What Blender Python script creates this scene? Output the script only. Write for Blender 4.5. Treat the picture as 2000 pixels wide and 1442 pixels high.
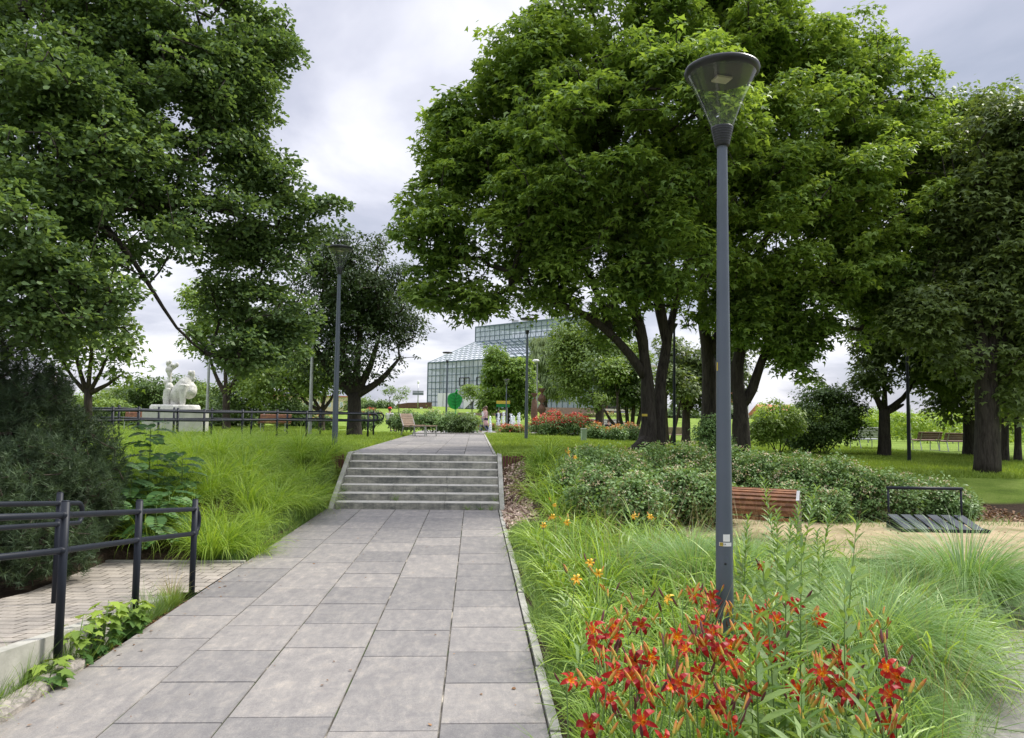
import bpy, math, random
import numpy as np
from mathutils import Matrix, Vector, Euler
R = math.radians
sc = bpy.context.scene
for o in list(bpy.data.objects): bpy.data.objects.remove(o)
# ------------------------------------------------------------------ camera
FPX = 1444.0; EYE = Vector((0, 0, 1.70))
cam_d = bpy.data.cameras.new("camera"); cam = bpy.data.objects.new("camera", cam_d)
sc.collection.objects.link(cam); sc.camera = cam
cam_d.sensor_width = 36.0; cam_d.lens = 36.0*FPX/2000.0
cam_d.clip_start = 0.05; cam_d.clip_end = 9000
YAW, PITCH, ROLL = 2.8, 3.69, 0.75
CM = Matrix.Rotation(R(-YAW), 3, 'Z') @ Matrix.Rotation(R(90+PITCH), 3, 'X') @ Matrix.Rotation(R(ROLL), 3, 'Z')
cam.matrix_world = Matrix.Translation(EYE) @ CM.to_4x4()
# ------------------------------------------------------------------ sky and sun
SUN_EL, SUN_AZ = 50.0, 62.0        # azimuth clockwise from +Y
w = bpy.data.worlds.new("World"); sc.world = w; w.use_nodes = True
nt = w.node_tree; nt.nodes.clear()
def nn(t, kind, **kw):
    n = t.nodes.new(kind)
    for k, v in kw.items():
        if k in n.inputs: n.inputs[k].default_value = v
        else: setattr(n, k, v)
    return n
L = nt.links.new
sky = nn(nt, 'ShaderNodeTexSky', sky_type='NISHITA', sun_disc=False)
sky.sun_elevation = R(SUN_EL); sky.sun_rotation = R(SUN_AZ)
bg1 = nn(nt, 'ShaderNodeBackground', Strength=0.12); L(sky.outputs[0], bg1.inputs['Color'])
tc = nn(nt, 'ShaderNodeTexCoord')
sx = nn(nt, 'ShaderNodeSeparateXYZ'); L(tc.outputs['Generated'], sx.inputs[0])
zz = nn(nt, 'ShaderNodeMath', operation='MAXIMUM'); L(sx.outputs['Z'], zz.inputs[0]); zz.inputs[1].default_value = 0.0
za = nn(nt, 'ShaderNodeMath', operation='ADD'); L(zz.outputs[0], za.inputs[0]); za.inputs[1].default_value = 0.22
dx = nn(nt, 'ShaderNodeMath', operation='DIVIDE'); L(sx.outputs['X'], dx.inputs[0]); L(za.outputs[0], dx.inputs[1])
dy = nn(nt, 'ShaderNodeMath', operation='DIVIDE'); L(sx.outputs['Y'], dy.inputs[0]); L(za.outputs[0], dy.inputs[1])
cx = nn(nt, 'ShaderNodeCombineXYZ'); L(dx.outputs[0], cx.inputs[0]); L(dy.outputs[0], cx.inputs[1])
n1 = nn(nt, 'ShaderNodeTexNoise', Scale=1.15, Detail=7.0, Roughness=0.52, Distortion=0.35); L(cx.outputs[0], n1.inputs['Vector'])
cr = nn(nt, 'ShaderNodeValToRGB'); L(n1.outputs['Fac'], cr.inputs[0])
el = cr.color_ramp.elements
el[0].position = 0.34; el[0].color = (0.30, 0.325, 0.40, 1)
el[1].position = 0.62; el[1].color = (0.78, 0.775, 0.82, 1)
e = el.new(0.47); e.color = (0.45, 0.46, 0.54, 1)
bz = nn(nt, 'ShaderNodeMapRange'); L(sx.outputs['Z'], bz.inputs['Value'])
bz.inputs['From Min'].default_value = 0.52; bz.inputs['From Max'].default_value = 1.0
bz.inputs['To Min'].default_value = 1.0; bz.inputs['To Max'].default_value = 3.6
bg2 = nn(nt, 'ShaderNodeBackground'); L(cr.outputs[0], bg2.inputs['Color']); L(bz.outputs[0], bg2.inputs['Strength'])
mx = nn(nt, 'ShaderNodeMixShader', Fac=0.9); L(bg1.outputs[0], mx.inputs[1]); L(bg2.outputs[0], mx.inputs[2])
ow = nn(nt, 'ShaderNodeOutputWorld'); L(mx.outputs[0], ow.inputs[0])
sd = bpy.data.lights.new("sun", 'SUN'); sd.energy = 3.0; sd.angle = R(11); sd.color = (1.0, 0.95, 0.86)
so = bpy.data.objects.new("sun", sd); sc.collection.objects.link(so)
sdir = Vector((math.sin(R(SUN_AZ))*math.cos(R(SUN_EL)), math.cos(R(SUN_AZ))*math.cos(R(SUN_EL)), math.sin(R(SUN_EL))))
so.rotation_euler = sdir.to_track_quat('Z', 'Y').to_euler()
vs = sc.view_settings; vs.view_transform = 'Standard'; vs.look = 'None'; vs.exposure = 0.62; vs.gamma = 1.0
vs.use_curve_mapping = False

# ------------------------------------------------------------------ maths helpers
def ray(px, py): return CM @ Vector(((px-1000)/FPX, -(py-721)/FPX, -1.0))
def at(px, py, Y):
    d = ray(px, py); return EYE + d*(Y/d.y)
def proj(p):
    q = CM.transposed() @ (Vector(p)-EYE); return 1000 + FPX*q.x/-q.z, 721 - FPX*q.y/-q.z
def ss(a, b, t):
    t = np.clip((t-a)/(b-a), 0, 1); return t*t*(3-2*t)
def vnoise(x, y, s, seed=0):
    a = np.sin(x*1.7*s+seed)+np.sin(y*2.1*s+1.3*seed)+np.sin((x+y)*1.1*s+2.+seed)+np.sin((x-y*.6)*2.7*s+seed*.7)
    return a/4
STEP_Y0, STEP_T, STEP_R, NST = 12.85, 0.27, 0.122, 7
TOPZ = 0.007*STEP_Y0 + NST*STEP_R          # 0.944
def pathz(y):
    return np.where(y < STEP_Y0, 0.007*np.minimum(y, STEP_Y0), TOPZ) - 0.40*ss(30, 50, y)
def Hn(x, y):
    x = np.asarray(x, float); y = np.asarray(y, float)
    low = 0.007*np.clip(y, -20, 12.85) + 0*x
    side = ss(-7, -3, x)
    pl = 0.93 - 0.38*ss(3, 11, x) - 0.42*ss(30, 50, y)*side*(1-0.4*ss(6, 14, x)) + (1.45*ss(58, 84, y)+.8*ss(84, 125, y)+.5*ss(125, 160, y))*ss(-22, -12, x)*(1-.55*ss(26, 60, x)) - .9*ss(45, 90, y)*(1-ss(-22, -12, x))
    a = 9.5 + 2.2*ss(2, 4.2, x); b = 14.4 + 2.6*ss(2, 5, x)
    tr = ss(0, 1, (y-a)/(b-a))
    yl = y + 0.7*np.clip(-2.6-x, 0, 5)
    tl = np.maximum(ss(8.5, 12.6, yl), ss(4.6, 7.5, -x))
    t = np.where(x > -1, tr, tl)
    h = low + (pl-low)*t
    st_ = np.where(y < STEP_Y0, 0.007*y, 0.09 + (TOPZ-.09)*np.clip((y-STEP_Y0)/1.75, 0, 1))
    capL = st_ + 0.02 + np.clip(-2.60-x, 0, 50)*0.85; capR = st_ + 0.0 + np.clip(x-0.50, 0, 50)*0.45
    h = np.where(y < 15.2, np.minimum(h, np.where(x < -1, capL, capR)), h)
    h = h + 0.03*vnoise(x, y, 1.1)*ss(0.4, 2.5, np.abs(x+1.05)-1.5)
    cor = (x > -2.60) & (x < 0.47) & (y < 31)
    ram = (x > -4.0) & (x < -2.5) & (y > 1.0) & (y < 8.45)
    h = np.where(ram, np.minimum(h, low-0.06), h)
    h = np.where(cor, np.where(y < 14.6, low, TOPZ)-0.07, h)
    pz = (x > -14) & (x < 9) & (y > 31) & (y < 58)
    return h
def H(x, y): return float(Hn(x, y))
def gp(px, Y, dz=0.0):
    """ground point seen in column px at distance Y"""
    X = at(px, 815, Y).x
    for _ in range(3):
        z = H(X, Y); p = proj((X, Y, z)); X += (px-p[0])*Y/FPX
    return Vector((X, Y, H(X, Y)+dz))
def zat(px, py, Y): return at(px, py, Y).z

# ------------------------------------------------------------------ scene helpers
col = sc.collection
def link(o, parent=None):
    col.objects.link(o)
    if parent is not None: o.parent = parent
    return o
def tag(o, label=None, cat=None, group=None, kind=None):
    if label: o['label'] = label
    if cat: o['category'] = cat
    if group: o['group'] = group
    if kind: o['kind'] = kind
    return o
def thing(name, label, cat, loc=(0, 0, 0), rz=0.0, group=None):
    o = bpy.data.objects.new(name, None); o.empty_display_size = 0.1; link(o)
    o.location = loc; o.rotation_euler = (0, 0, rz)
    return tag(o, label, cat, group)
def raw_mesh(name, V, F, mats, attr=None, smooth=False, midx=None):
    """V (n,3) array, F (m,k) int array or list of lists"""
    me = bpy.data.meshes.new(name)
    if isinstance(F, np.ndarray):
        V = np.ascontiguousarray(V, dtype=np.float32); m, k = F.shape
        me.vertices.add(len(V)); me.vertices.foreach_set('co', V.ravel())
        me.loops.add(m*k); me.loops.foreach_set('vertex_index', F.astype(np.int32).ravel())
        me.polygons.add(m); me.polygons.foreach_set('loop_start', np.arange(0, m*k, k, dtype=np.int32))
        try: me.polygons.foreach_set('loop_total', np.full(m, k, dtype=np.int32))
        except Exception: pass
        me.update(calc_edges=True)
    else:
        me.from_pydata([tuple(v) for v in V], [], F)
    for mm in mats: me.materials.append(mm)
    n = len(me.polygons)
    if attr is not None:
        a = me.attributes.new('v', 'FLOAT', 'FACE'); a.data.foreach_set('value', np.asarray(attr, dtype=np.float32))
    if midx is not None: me.polygons.foreach_set('material_index', np.asarray(midx, dtype=np.int32))
    if smooth: me.polygons.foreach_set('use_smooth', np.ones(n, dtype=bool))
    me.update()
    return me
def obj(name, me, parent=None):
    o = bpy.data.objects.new(name, me); return link(o, parent)

class MB:
    def __init__(s): s.v = []; s.f = []; s.m = []; s.a = []
    def add(s, V, F, mi=0, av=0.5):
        b = len(s.v); s.v += [tuple(p) for p in V]
        for f in F: s.f.append([i+b for i in f]); s.m.append(mi); s.a.append(av)
    def box(s, c, d, rz=0, mi=0, av=.5, M=None):
        x, y, z = d[0]/2, d[1]/2, d[2]/2
        P = [Vector((i*x, j*y, k*z)) for k in (-1, 1) for i, j in ((-1, -1), (1, -1), (1, 1), (-1, 1))]
        T = Matrix.Translation(c) @ (M.to_4x4() if M is not None else Matrix.Rotation(rz, 4, 'Z'))
        s.add([T @ p for p in P], [[3, 2, 1, 0], [4, 5, 6, 7], [0, 1, 5, 4], [1, 2, 6, 5], [2, 3, 7, 6], [3, 0, 4, 7]], mi, av)
    def bbox(s, c, d, b=.01, rz=0, mi=0, av=.5):
        """box with chamfered vertical and top edges"""
        x, y, z = d[0]/2, d[1]/2, d[2]
        def ring(ix, zz): return [(-x+ix, -y, zz), (x-ix, -y, zz), (x, -y+ix, zz), (x, y-ix, zz), (x-ix, y, zz), (-x+ix, y, zz), (-x, y-ix, zz), (-x, -y+ix, zz)]
        rings = [ring(b, 0), ring(b, z-b)]
        top = [(px*(x-b)/x, py*(y-b)/y, z) for px, py, _ in ring(b, 0)]
        rings.append(top)
        T = Matrix.Translation(c) @ Matrix.Rotation(rz, 4, 'Z')
        V = [T @ Vector(p) for r in rings for p in r]; F = []
        for k in range(2):
            for i in range(8): F.append([k*8+i, k*8+(i+1) % 8, (k+1)*8+(i+1) % 8, (k+1)*8+i])
        F.append(list(range(16, 24))); F.append(list(range(7, -1, -1)))
        s.add(V, F, mi, av)
    def tube(s, pts, r, n=8, mi=0, av=.5, cap=True):
        pts = [Vector(p) for p in pts]; rr = r if isinstance(r, (list, tuple)) else [r]*len(pts)
        V = []; F = []; u = None
        for i, p in enumerate(pts):
            d = (pts[min(i+1, len(pts)-1)]-pts[max(i-1, 0)])
            d = d.normalized() if d.length > 1e-9 else Vector((0, 0, 1))
            if u is None: u = d.orthogonal().normalized()
            u = (u - d*u.dot(d)); u = u.normalized() if u.length > 1e-6 else d.orthogonal().normalized()
            v = d.cross(u)
            for k in range(n):
                a = 2*math.pi*k/n; V.append(p + (u*math.cos(a)+v*math.sin(a))*rr[i])
        for i in range(len(pts)-1):
            for k in range(n): F.append([i*n+k, i*n+(k+1) % n, (i+1)*n+(k+1) % n, (i+1)*n+k])
        if cap: F.append(list(range(n-1, -1, -1))); F.append([(len(pts)-1)*n+k for k in range(n)])
        s.add(V, F, mi, av)
    def lathe(s, prof, n=24, c=(0, 0, 0), mi=0, av=.5, cap=False):
        V = []; F = []; c = Vector(c)
        for r, z in prof:
            for k in range(n):
                a = 2*math.pi*k/n; V.append(c+Vector((r*math.cos(a), r*math.sin(a), z)))
        for i in range(len(prof)-1):
            for k in range(n): F.append([i*n+k, i*n+(k+1) % n, (i+1)*n+(k+1) % n, (i+1)*n+k])
        if cap: F.append(list(range(n-1, -1, -1))); F.append([(len(prof)-1)*n+k for k in range(n)])
        s.add(V, F, mi, av)
    def ell(s, c, r, n=10, mi=0, av=.5, M=None):
        V = []; F = []; c = Vector(c); m = n//2+1
        for i in range(m+1):
            t = math.pi*i/m
            for k in range(n):
                a = 2*math.pi*k/n; p = Vector((r[0]*math.sin(t)*math.cos(a), r[1]*math.sin(t)*math.sin(a), -r[2]*math.cos(t)))
                if M is not None: p = M @ p
                V.append(c+p)
        for i in range(m):
            for k in range(n): F.append([i*n+k, i*n+(k+1) % n, (i+1)*n+(k+1) % n, (i+1)*n+k])
        s.add(V, F, mi, av)
    def sheet(s, V, mi=0, av=.5): s.add(V, [list(range(len(V)))], mi, av)
    def mesh(s, name, mats, smooth=False):
        return raw_mesh(name, s.v, s.f, mats if isinstance(mats, (list, tuple)) else [mats], s.a, smooth, s.m)
    def build(s, name, mats, parent=None, smooth=False): return obj(name, s.mesh(name, mats, smooth), parent)

# ------------------------------------------------------------------ materials
def base_mat(name, rough=.6, spec=.4):
    m = bpy.data.materials.new(name); m.use_nodes = True; t = m.node_tree; t.nodes.clear()
    p = nn(t, 'ShaderNodeBsdfPrincipled', Roughness=rough); p.inputs['Specular IOR Level'].default_value = spec
    o = nn(t, 'ShaderNodeOutputMaterial'); t.links.new(p.outputs[0], o.inputs[0])
    return m, t, p, o
def c4(c): return (c[0], c[1], c[2], 1)
def mixcol(t, fac, a, b, blend='MIX'):
    n = t.nodes.new('ShaderNodeMix'); n.data_type = 'RGBA'; n.blend_type = blend
    for s_, v in ((n.inputs[0], fac), (n.inputs[6], a), (n.inputs[7], b)):
        if isinstance(v, bpy.types.NodeSocket): t.links.new(v, s_)
        elif isinstance(v, (int, float)): s_.default_value = v
        else: s_.default_value = c4(v)
    return n.outputs[2]
def noise(t, scale, detail=4, rough=.55, vec=None, dist=0):
    n = nn(t, 'ShaderNodeTexNoise', Scale=scale, Detail=detail, Roughness=rough, Distortion=dist)
    if vec is None:
        c = nn(t, 'ShaderNodeTexCoord'); vec = c.outputs['Object']
    t.links.new(vec, n.inputs['Vector']); return n.outputs['Fac']
def ramp(t, fac, stops):
    r = nn(t, 'ShaderNodeValToRGB'); t.links.new(fac, r.inputs[0]); e = r.color_ramp.elements
    e[0].position = stops[0][0]; e[0].color = c4(stops[0][1]); e[1].position = stops[-1][0]; e[1].color = c4(stops[-1][1])
    for p, c in stops[1:-1]: q = e.new(p); q.color = c4(c)
    return r.outputs[0]
def bump(t, p, h, strength=.3, dist=.01):
    b = nn(t, 'ShaderNodeBump', Strength=strength, Distance=dist); t.links.new(h, b.inputs['Height']); t.links.new(b.outputs[0], p.inputs['Normal'])
def attr(t, name='v'):
    a = nn(t, 'ShaderNodeAttribute'); a.attribute_name = name; return a.outputs['Fac']
def plain(name, c1, c2=None, scale=6, rough=.6, metal=0, spec=.4, bmp=0):
    m, t, p, o = base_mat(name, rough, spec)
    if c2 is None: c2 = tuple(x*.8 for x in c1)
    f = noise(t, scale); t.links.new(ramp(t, f, [(.35, c2), (.65, c1)]), p.inputs['Base Color'])
    p.inputs['Metallic'].default_value = metal
    if bmp: bump(t, p, noise(t, scale*6), bmp)
    return m
def leaf_mat(name, dark, light, trans=.35, rough=.5, spec=.35, tint=None):
    m, t, p, o = base_mat(name, rough, spec)
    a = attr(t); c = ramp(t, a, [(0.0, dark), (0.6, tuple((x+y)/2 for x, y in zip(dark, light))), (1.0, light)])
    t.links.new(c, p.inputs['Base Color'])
    tr = nn(t, 'ShaderNodeBsdfTranslucent')
    tc_ = mixcol(t, 1.0, c, (1.25, 1.15, .55), 'MULTIPLY'); t.links.new(tc_, tr.inputs['Color'])
    mxs = nn(t, 'ShaderNodeMixShader', Fac=trans); t.links.new(p.outputs[0], mxs.inputs[1]); t.links.new(tr.outputs[0], mxs.inputs[2])
    t.links.new(mxs.outputs[0], o.inputs[0]); return m
def bark_mat(name, c1, c2):
    m, t, p, o = base_mat(name, .85, .2)
    c = nn(t, 'ShaderNodeTexCoord'); mp = nn(t, 'ShaderNodeMapping'); mp.inputs['Scale'].default_value = (9, 9, 1.6)
    t.links.new(c.outputs['Object'], mp.inputs[0])
    f = noise(t, 2.2, 7, .65, mp.outputs[0], .6); t.links.new(ramp(t, f, [(.35, c2), (.62, c1)]), p.inputs['Base Color']); bump(t, p, f, .9, .03)
    return m
M = {}
M['maple'] = leaf_mat('maple_leaf', (.080, .155, .036), (.30, .44, .090), .46)
M['maple2'] = leaf_mat('maple_leaf_yellowish', (.10, .19, .040), (.36, .50, .105), .46)
M['oak'] = leaf_mat('oak_leaf', (.058, .112, .042), (.20, .31, .105), .42)
M['darkleaf'] = leaf_mat('plum_leaf', (.030, .055, .020), (.090, .145, .045), .25)
M['midleaf'] = leaf_mat('park_leaf', (.090, .160, .035), (.27, .38, .09), .38)
M['limeleaf'] = leaf_mat('pale_leaf', (.12, .21, .035), (.30, .42, .09), .38)
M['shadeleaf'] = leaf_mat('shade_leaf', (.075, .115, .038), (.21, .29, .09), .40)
M['willow'] = leaf_mat('willow_leaf', (.13, .19, .08), (.30, .38, .17), .33)
M['bushleaf'] = leaf_mat('bush_leaf', (.045, .090, .022), (.16, .25, .065), .3)
M['rose'] = leaf_mat('rose_leaf', (.090, .175, .055), (.27, .41, .14), .3)
M['needle'] = leaf_mat('pine_needle', (.030, .058, .028), (.11, .165, .075), .2)
M['redleaf'] = leaf_mat('purple_leaf', (.05, .012, .02), (.14, .04, .05), .3)
M['lime'] = leaf_mat('lime_grass', (.19, .33, .035), (.46, .60, .11), .42, .45)
M['lawn'] = leaf_mat('lawn_blade', (.15, .24, .035), (.32, .43, .085), .35, .6, .2)
M['daylily_leaf'] = leaf_mat('daylily_blade', (.13, .25, .030), (.40, .56, .10), .4, .4)
M['fountain'] = leaf_mat('fountain_blade', (.15, .29, .085), (.40, .55, .24), .38, .45)
M['weed'] = leaf_mat('weed_leaf', (.11, .21, .055), (.29, .42, .13), .35)
M['seedling'] = leaf_mat('seedling_leaf', (.06, .14, .03), (.30, .42, .06), .35)
M['robinia'] = leaf_mat('pinnate_leaf', (.05, .13, .035), (.14, .28, .07), .3)
M['vine'] = leaf_mat('sunlit_vine_leaf', (.16, .28, .03), (.36, .48, .08), .4)  # sunlight on the rows put into a brighter yellow-green base colour
M['straw'] = leaf_mat('straw', (.25, .20, .09), (.50, .42, .22), .2)
M['litter'] = leaf_mat('leaf_litter', (.12, .055, .022), (.34, .20, .10), .1)
M['mulch'] = leaf_mat('wood_chip', (.28, .19, .14), (.66, .52, .42), .0)
M['bark'] = bark_mat('maple_bark', (.060, .052, .042), (.020, .017, .014))
M['bark2'] = bark_mat('grey_bark', (.09, .072, .055), (.034, .028, .023))
M['steel'] = plain('dark_grey_paint', (.014, .018, .027), (.010, .013, .020), 3, .5, 0, .25)
M['lampsteel'] = plain('slate_paint', (.105, .125, .155), (.090, .108, .135), 2.5, .42, .2)
M['black'] = plain('black_plastic', (.022, .024, .028), (.016, .017, .02), 8, .4)
M['rack'] = plain('matt_slate_sheet', (.045, .055, .072), (.036, .045, .06), 5, .7, 0, .2)
M['galv'] = plain('bare_steel', (.45, .46, .46), (.35, .36, .36), 8, .35, .7)
M['stone'] = plain('white_stone', (.62, .61, .57), (.45, .45, .41), 5, .85, 0, .2, .4)
m, t, p, o = base_mat('weathered_white_stone', .9, .15)
n1s = noise(t, 3.5, 8, .75, None, .4); n2s = noise(t, 22, 6, .7)
b1 = mixcol(t, 1, ramp(t, n1s, [(.34, (.36, .36, .33)), (.46, (.58, .57, .53)), (.62, (.70, .69, .65))]), ramp(t, n2s, [(.35, (.80, .80, .78)), (.6, (1.06, 1.06, 1.05))]), 'MULTIPLY')
t.links.new(b1, p.inputs['Base Color']); bump(t, p, n2s, .8, .03); M['stone'] = m
M['stone2'] = plain('pedestal_stone', (.52, .52, .47), (.40, .40, .36), 2.5, .85, 0, .2, .3)
M['concrete'] = plain('pale_concrete', (.42, .41, .36), (.27, .27, .23), 4, .9, 0, .2, .4)
M['wood'] = plain('bench_wood', (.27, .115, .048), (.13, .055, .026), 9, .6)
M['greywood'] = plain('weathered_bench_wood', (.30, .215, .15), (.20, .14, .10), 7, .6)
M['brownwood'] = plain('brown_timber', (.14, .075, .040), (.08, .042, .025), 5, .7)
M['redwood'] = plain('red_brown_stake', (.115, .038, .030), (.06, .022, .018), 9, .7)
M['green'] = plain('green_plastic', (.010, .30, .05), (.008, .24, .04), 2, .4)
M['yellow'] = plain('yellow_plate', (.55, .42, .05), (.5, .37, .05), 8, .5)
M['white'] = plain('white_paint', (.78, .78, .76), (.68, .68, .66), 6, .5)
M['cream'] = plain('cream_plaster', (.62, .52, .36), (.54, .45, .31), 2, .85)
M['roofred'] = plain('red_roof_tiles', (.50, .17, .10), (.36, .12, .07), 5, .8)
M['terr'] = plain('brick_terrace', (.30, .20, .17), (.23, .15, .13), 3, .85)
M['skin'] = plain('skin', (.52, .32, .23), (.47, .28, .20), 6, .55)
def cloth(name, c): return plain(name, c, tuple(x*.75 for x in c), 9, .85, 0, .15)
M['pink'] = cloth('pink_cloth', (.60, .40, .38)); M['navy'] = cloth('navy_cloth', (.03, .045, .10)); M['blackc'] = cloth('black_cloth', (.02, .02, .025))
M['whitec'] = cloth('white_cloth', (.70, .70, .68)); M['redc'] = cloth('red_cloth', (.55, .05, .04)); M['grayc'] = cloth('grey_cloth', (.2, .22, .25))
M['hair'] = plain('brown_hair', (.09, .05, .03), (.06, .035, .02), 20, .6)
M['darkhair'] = plain('dark_hair', (.03, .02, .015), (.02, .014, .01), 20, .6)
# clear lamp glass
def glass_mat(name, colr, rough, alpha_t):
    m, t, p, o = base_mat(name, rough, .5); p.inputs['Base Color'].default_value = c4(colr)
    tr = nn(t, 'ShaderNodeBsdfTransparent'); tr.inputs[0].default_value = (.97, .98, .98, 1)
    gl = nn(t, 'ShaderNodeBsdfGlossy', Roughness=rough)
    fr = nn(t, 'ShaderNodeFresnel', IOR=1.5)
    geo = nn(t, 'ShaderNodeNewGeometry'); inv = nn(t, 'ShaderNodeMath', operation='SUBTRACT'); inv.inputs[0].default_value = 1.0; t.links.new(geo.outputs['Backfacing'], inv.inputs[1])
    mul = nn(t, 'ShaderNodeMath', operation='MULTIPLY'); t.links.new(fr.outputs[0], mul.inputs[0]); t.links.new(inv.outputs[0], mul.inputs[1])
    s1 = nn(t, 'ShaderNodeMixShader', Fac=alpha_t); t.links.new(p.outputs[0], s1.inputs[1]); t.links.new(tr.outputs[0], s1.inputs[2])
    s2 = nn(t, 'ShaderNodeMixShader'); t.links.new(mul.outputs[0], s2.inputs[0]); t.links.new(s1.outputs[0], s2.inputs[1]); t.links.new(gl.outputs[0], s2.inputs[2])
    t.links.new(s2.outputs[0], o.inputs[0]); return m
M['lampglass'] = glass_mat('clear_lamp_glass', (.55, .60, .60), .05, .95)
M['pane'] = glass_mat('tinted_window_glass', (.44, .52, .57), .03, .42)
M['roofglass'] = glass_mat('pale_roof_glass', (.85, .86, .86), .3, .05)
m, t, p, o = base_mat('fountain_water', .05, .5); p.inputs['Base Color'].default_value = (.85, .9, .93, 1)
tr = nn(t, 'ShaderNodeBsdfTransparent'); ms = nn(t, 'ShaderNodeMixShader', Fac=.45); t.links.new(p.outputs[0], ms.inputs[1]); t.links.new(tr.outputs[0], ms.inputs[2]); t.links.new(ms.outputs[0], o.inputs[0]); M['water'] = m
# paving slab: tone per slab, clouded wear
m, t, p, o = base_mat('grey_paving_slab', .72, .3)
c = nn(t, 'ShaderNodeTexCoord')
n_big = noise(t, 1.3, 5, .6, c.outputs['Object'], .4); n_mid = noise(t, 6.5, 6, .62, c.outputs['Object'], .3); n_fine = noise(t, 160, 3, .6, c.outputs['Object'])
mpS = nn(t, 'ShaderNodeMapping'); mpS.inputs['Scale'].default_value = (1.0, .32, 1.0); t.links.new(c.outputs['Object'], mpS.inputs[0])
n_st = noise(t, 13, 6, .72, mpS.outputs[0], .25); n_sp = noise(t, 9.0, 7, .75, c.outputs['Object'], .8)
base = ramp(t, attr(t), [(0, (.185, .178, .170)), (.5, (.222, .211, .198)), (1, (.262, .246, .226))])
b1 = mixcol(t, 1, base, ramp(t, n_st, [(.34, (.84, .84, .86)), (.52, (1, 1, 1)), (.70, (1.30, 1.27, 1.22))]), 'MULTIPLY')
b2 = mixcol(t, 1, b1, ramp(t, n_sp, [(.33, (.84, .84, .86)), (.5, (1, 1, 1)), (.66, (1.18, 1.15, 1.10))]), 'MULTIPLY')
b3 = mixcol(t, 1, b2, ramp(t, n_fine, [(.35, (.84, .84, .84)), (.65, (1.12, 1.12, 1.12))]), 'MULTIPLY')
t.links.new(b3, p.inputs['Base Color']); bump(t, p, n_fine, .25, .003); M['slab'] = m
m, t, p, o = base_mat('joint_sand', .95, .1)
t.links.new(ramp(t, noise(t, 5), [(.36, (.045, .065, .025)), (.46, (.055, .05, .042)), (.58, (.13, .12, .10)), (.68, (.42, .38, .30))]), p.inputs['Base Color']); M['joint'] = m
# step concrete
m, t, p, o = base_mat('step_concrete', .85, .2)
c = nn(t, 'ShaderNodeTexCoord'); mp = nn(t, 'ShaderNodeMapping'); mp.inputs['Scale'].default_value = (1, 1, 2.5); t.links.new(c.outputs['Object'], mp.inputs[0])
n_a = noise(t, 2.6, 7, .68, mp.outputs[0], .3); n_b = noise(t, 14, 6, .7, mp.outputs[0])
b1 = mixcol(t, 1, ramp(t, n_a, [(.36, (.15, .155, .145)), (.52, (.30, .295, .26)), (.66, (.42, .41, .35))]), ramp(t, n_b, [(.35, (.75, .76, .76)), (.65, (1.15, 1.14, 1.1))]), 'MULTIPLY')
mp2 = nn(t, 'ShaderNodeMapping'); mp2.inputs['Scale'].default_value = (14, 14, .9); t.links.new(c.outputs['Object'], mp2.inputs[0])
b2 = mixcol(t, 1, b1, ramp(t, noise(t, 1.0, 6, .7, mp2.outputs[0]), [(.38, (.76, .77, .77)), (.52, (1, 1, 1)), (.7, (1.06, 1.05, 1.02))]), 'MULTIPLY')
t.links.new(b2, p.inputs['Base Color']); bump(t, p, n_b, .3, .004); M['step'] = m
# block paving
m, t, p, o = base_mat('beige_block_paving', .85, .2)
c = nn(t, 'ShaderNodeTexCoord'); mp = nn(t, 'ShaderNodeMapping'); mp.inputs['Rotation'].default_value = (0, 0, R(4)); t.links.new(c.outputs['Object'], mp.inputs[0])
bt = nn(t, 'ShaderNodeTexBrick', Scale=1.0); bt.inputs['Brick Width'].default_value = .2; bt.inputs['Row Height'].default_value = .15; bt.inputs['Mortar Size'].default_value = .007
bt.inputs['Mortar Smooth'].default_value = .3; bt.inputs['Bias'].default_value = 0
bt.inputs['Color1'].default_value = (.40, .365, .32, 1); bt.inputs['Color2'].default_value = (.31, .285, .25, 1); bt.inputs['Mortar'].default_value = (.085, .072, .055, 1)
t.links.new(mp.outputs[0], bt.inputs['Vector'])
b1 = mixcol(t, 1, bt.outputs['Color'], ramp(t, noise(t, 3.5, 6, .65), [(.35, (.75, .75, .74)), (.65, (1.12, 1.10, 1.06))]), 'MULTIPLY')
b2 = mixcol(t, 1, b1, ramp(t, noise(t, 90, 3), [(.35, (.85, .85, .85)), (.65, (1.1, 1.1, 1.1))]), 'MULTIPLY')
t.links.new(b2, p.inputs['Base Color']); bump(t, p, bt.outputs['Fac'], -.5, .004); M['block'] = m
# sand/gravel
m, t, p, o = base_mat('tan_gravel', .95, .1)
g1 = ramp(t, noise(t, 120, 4, .8), [(.3, (.20, .155, .095)), (.5, (.36, .29, .185)), (.7, (.52, .44, .31))])
g2 = mixcol(t, 1, g1, ramp(t, noise(t, 1.6, 6, .65, None, .5), [(.36, (.58, .64, .50)), (.47, (.88, .88, .84)), (.62, (1.12, 1.10, 1.05))]), 'MULTIPLY')
t.links.new(g2, p.inputs['Base Color']); bump(t, p, noise(t, 120, 4, .8), .6, .01); M['gravel'] = m
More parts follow.
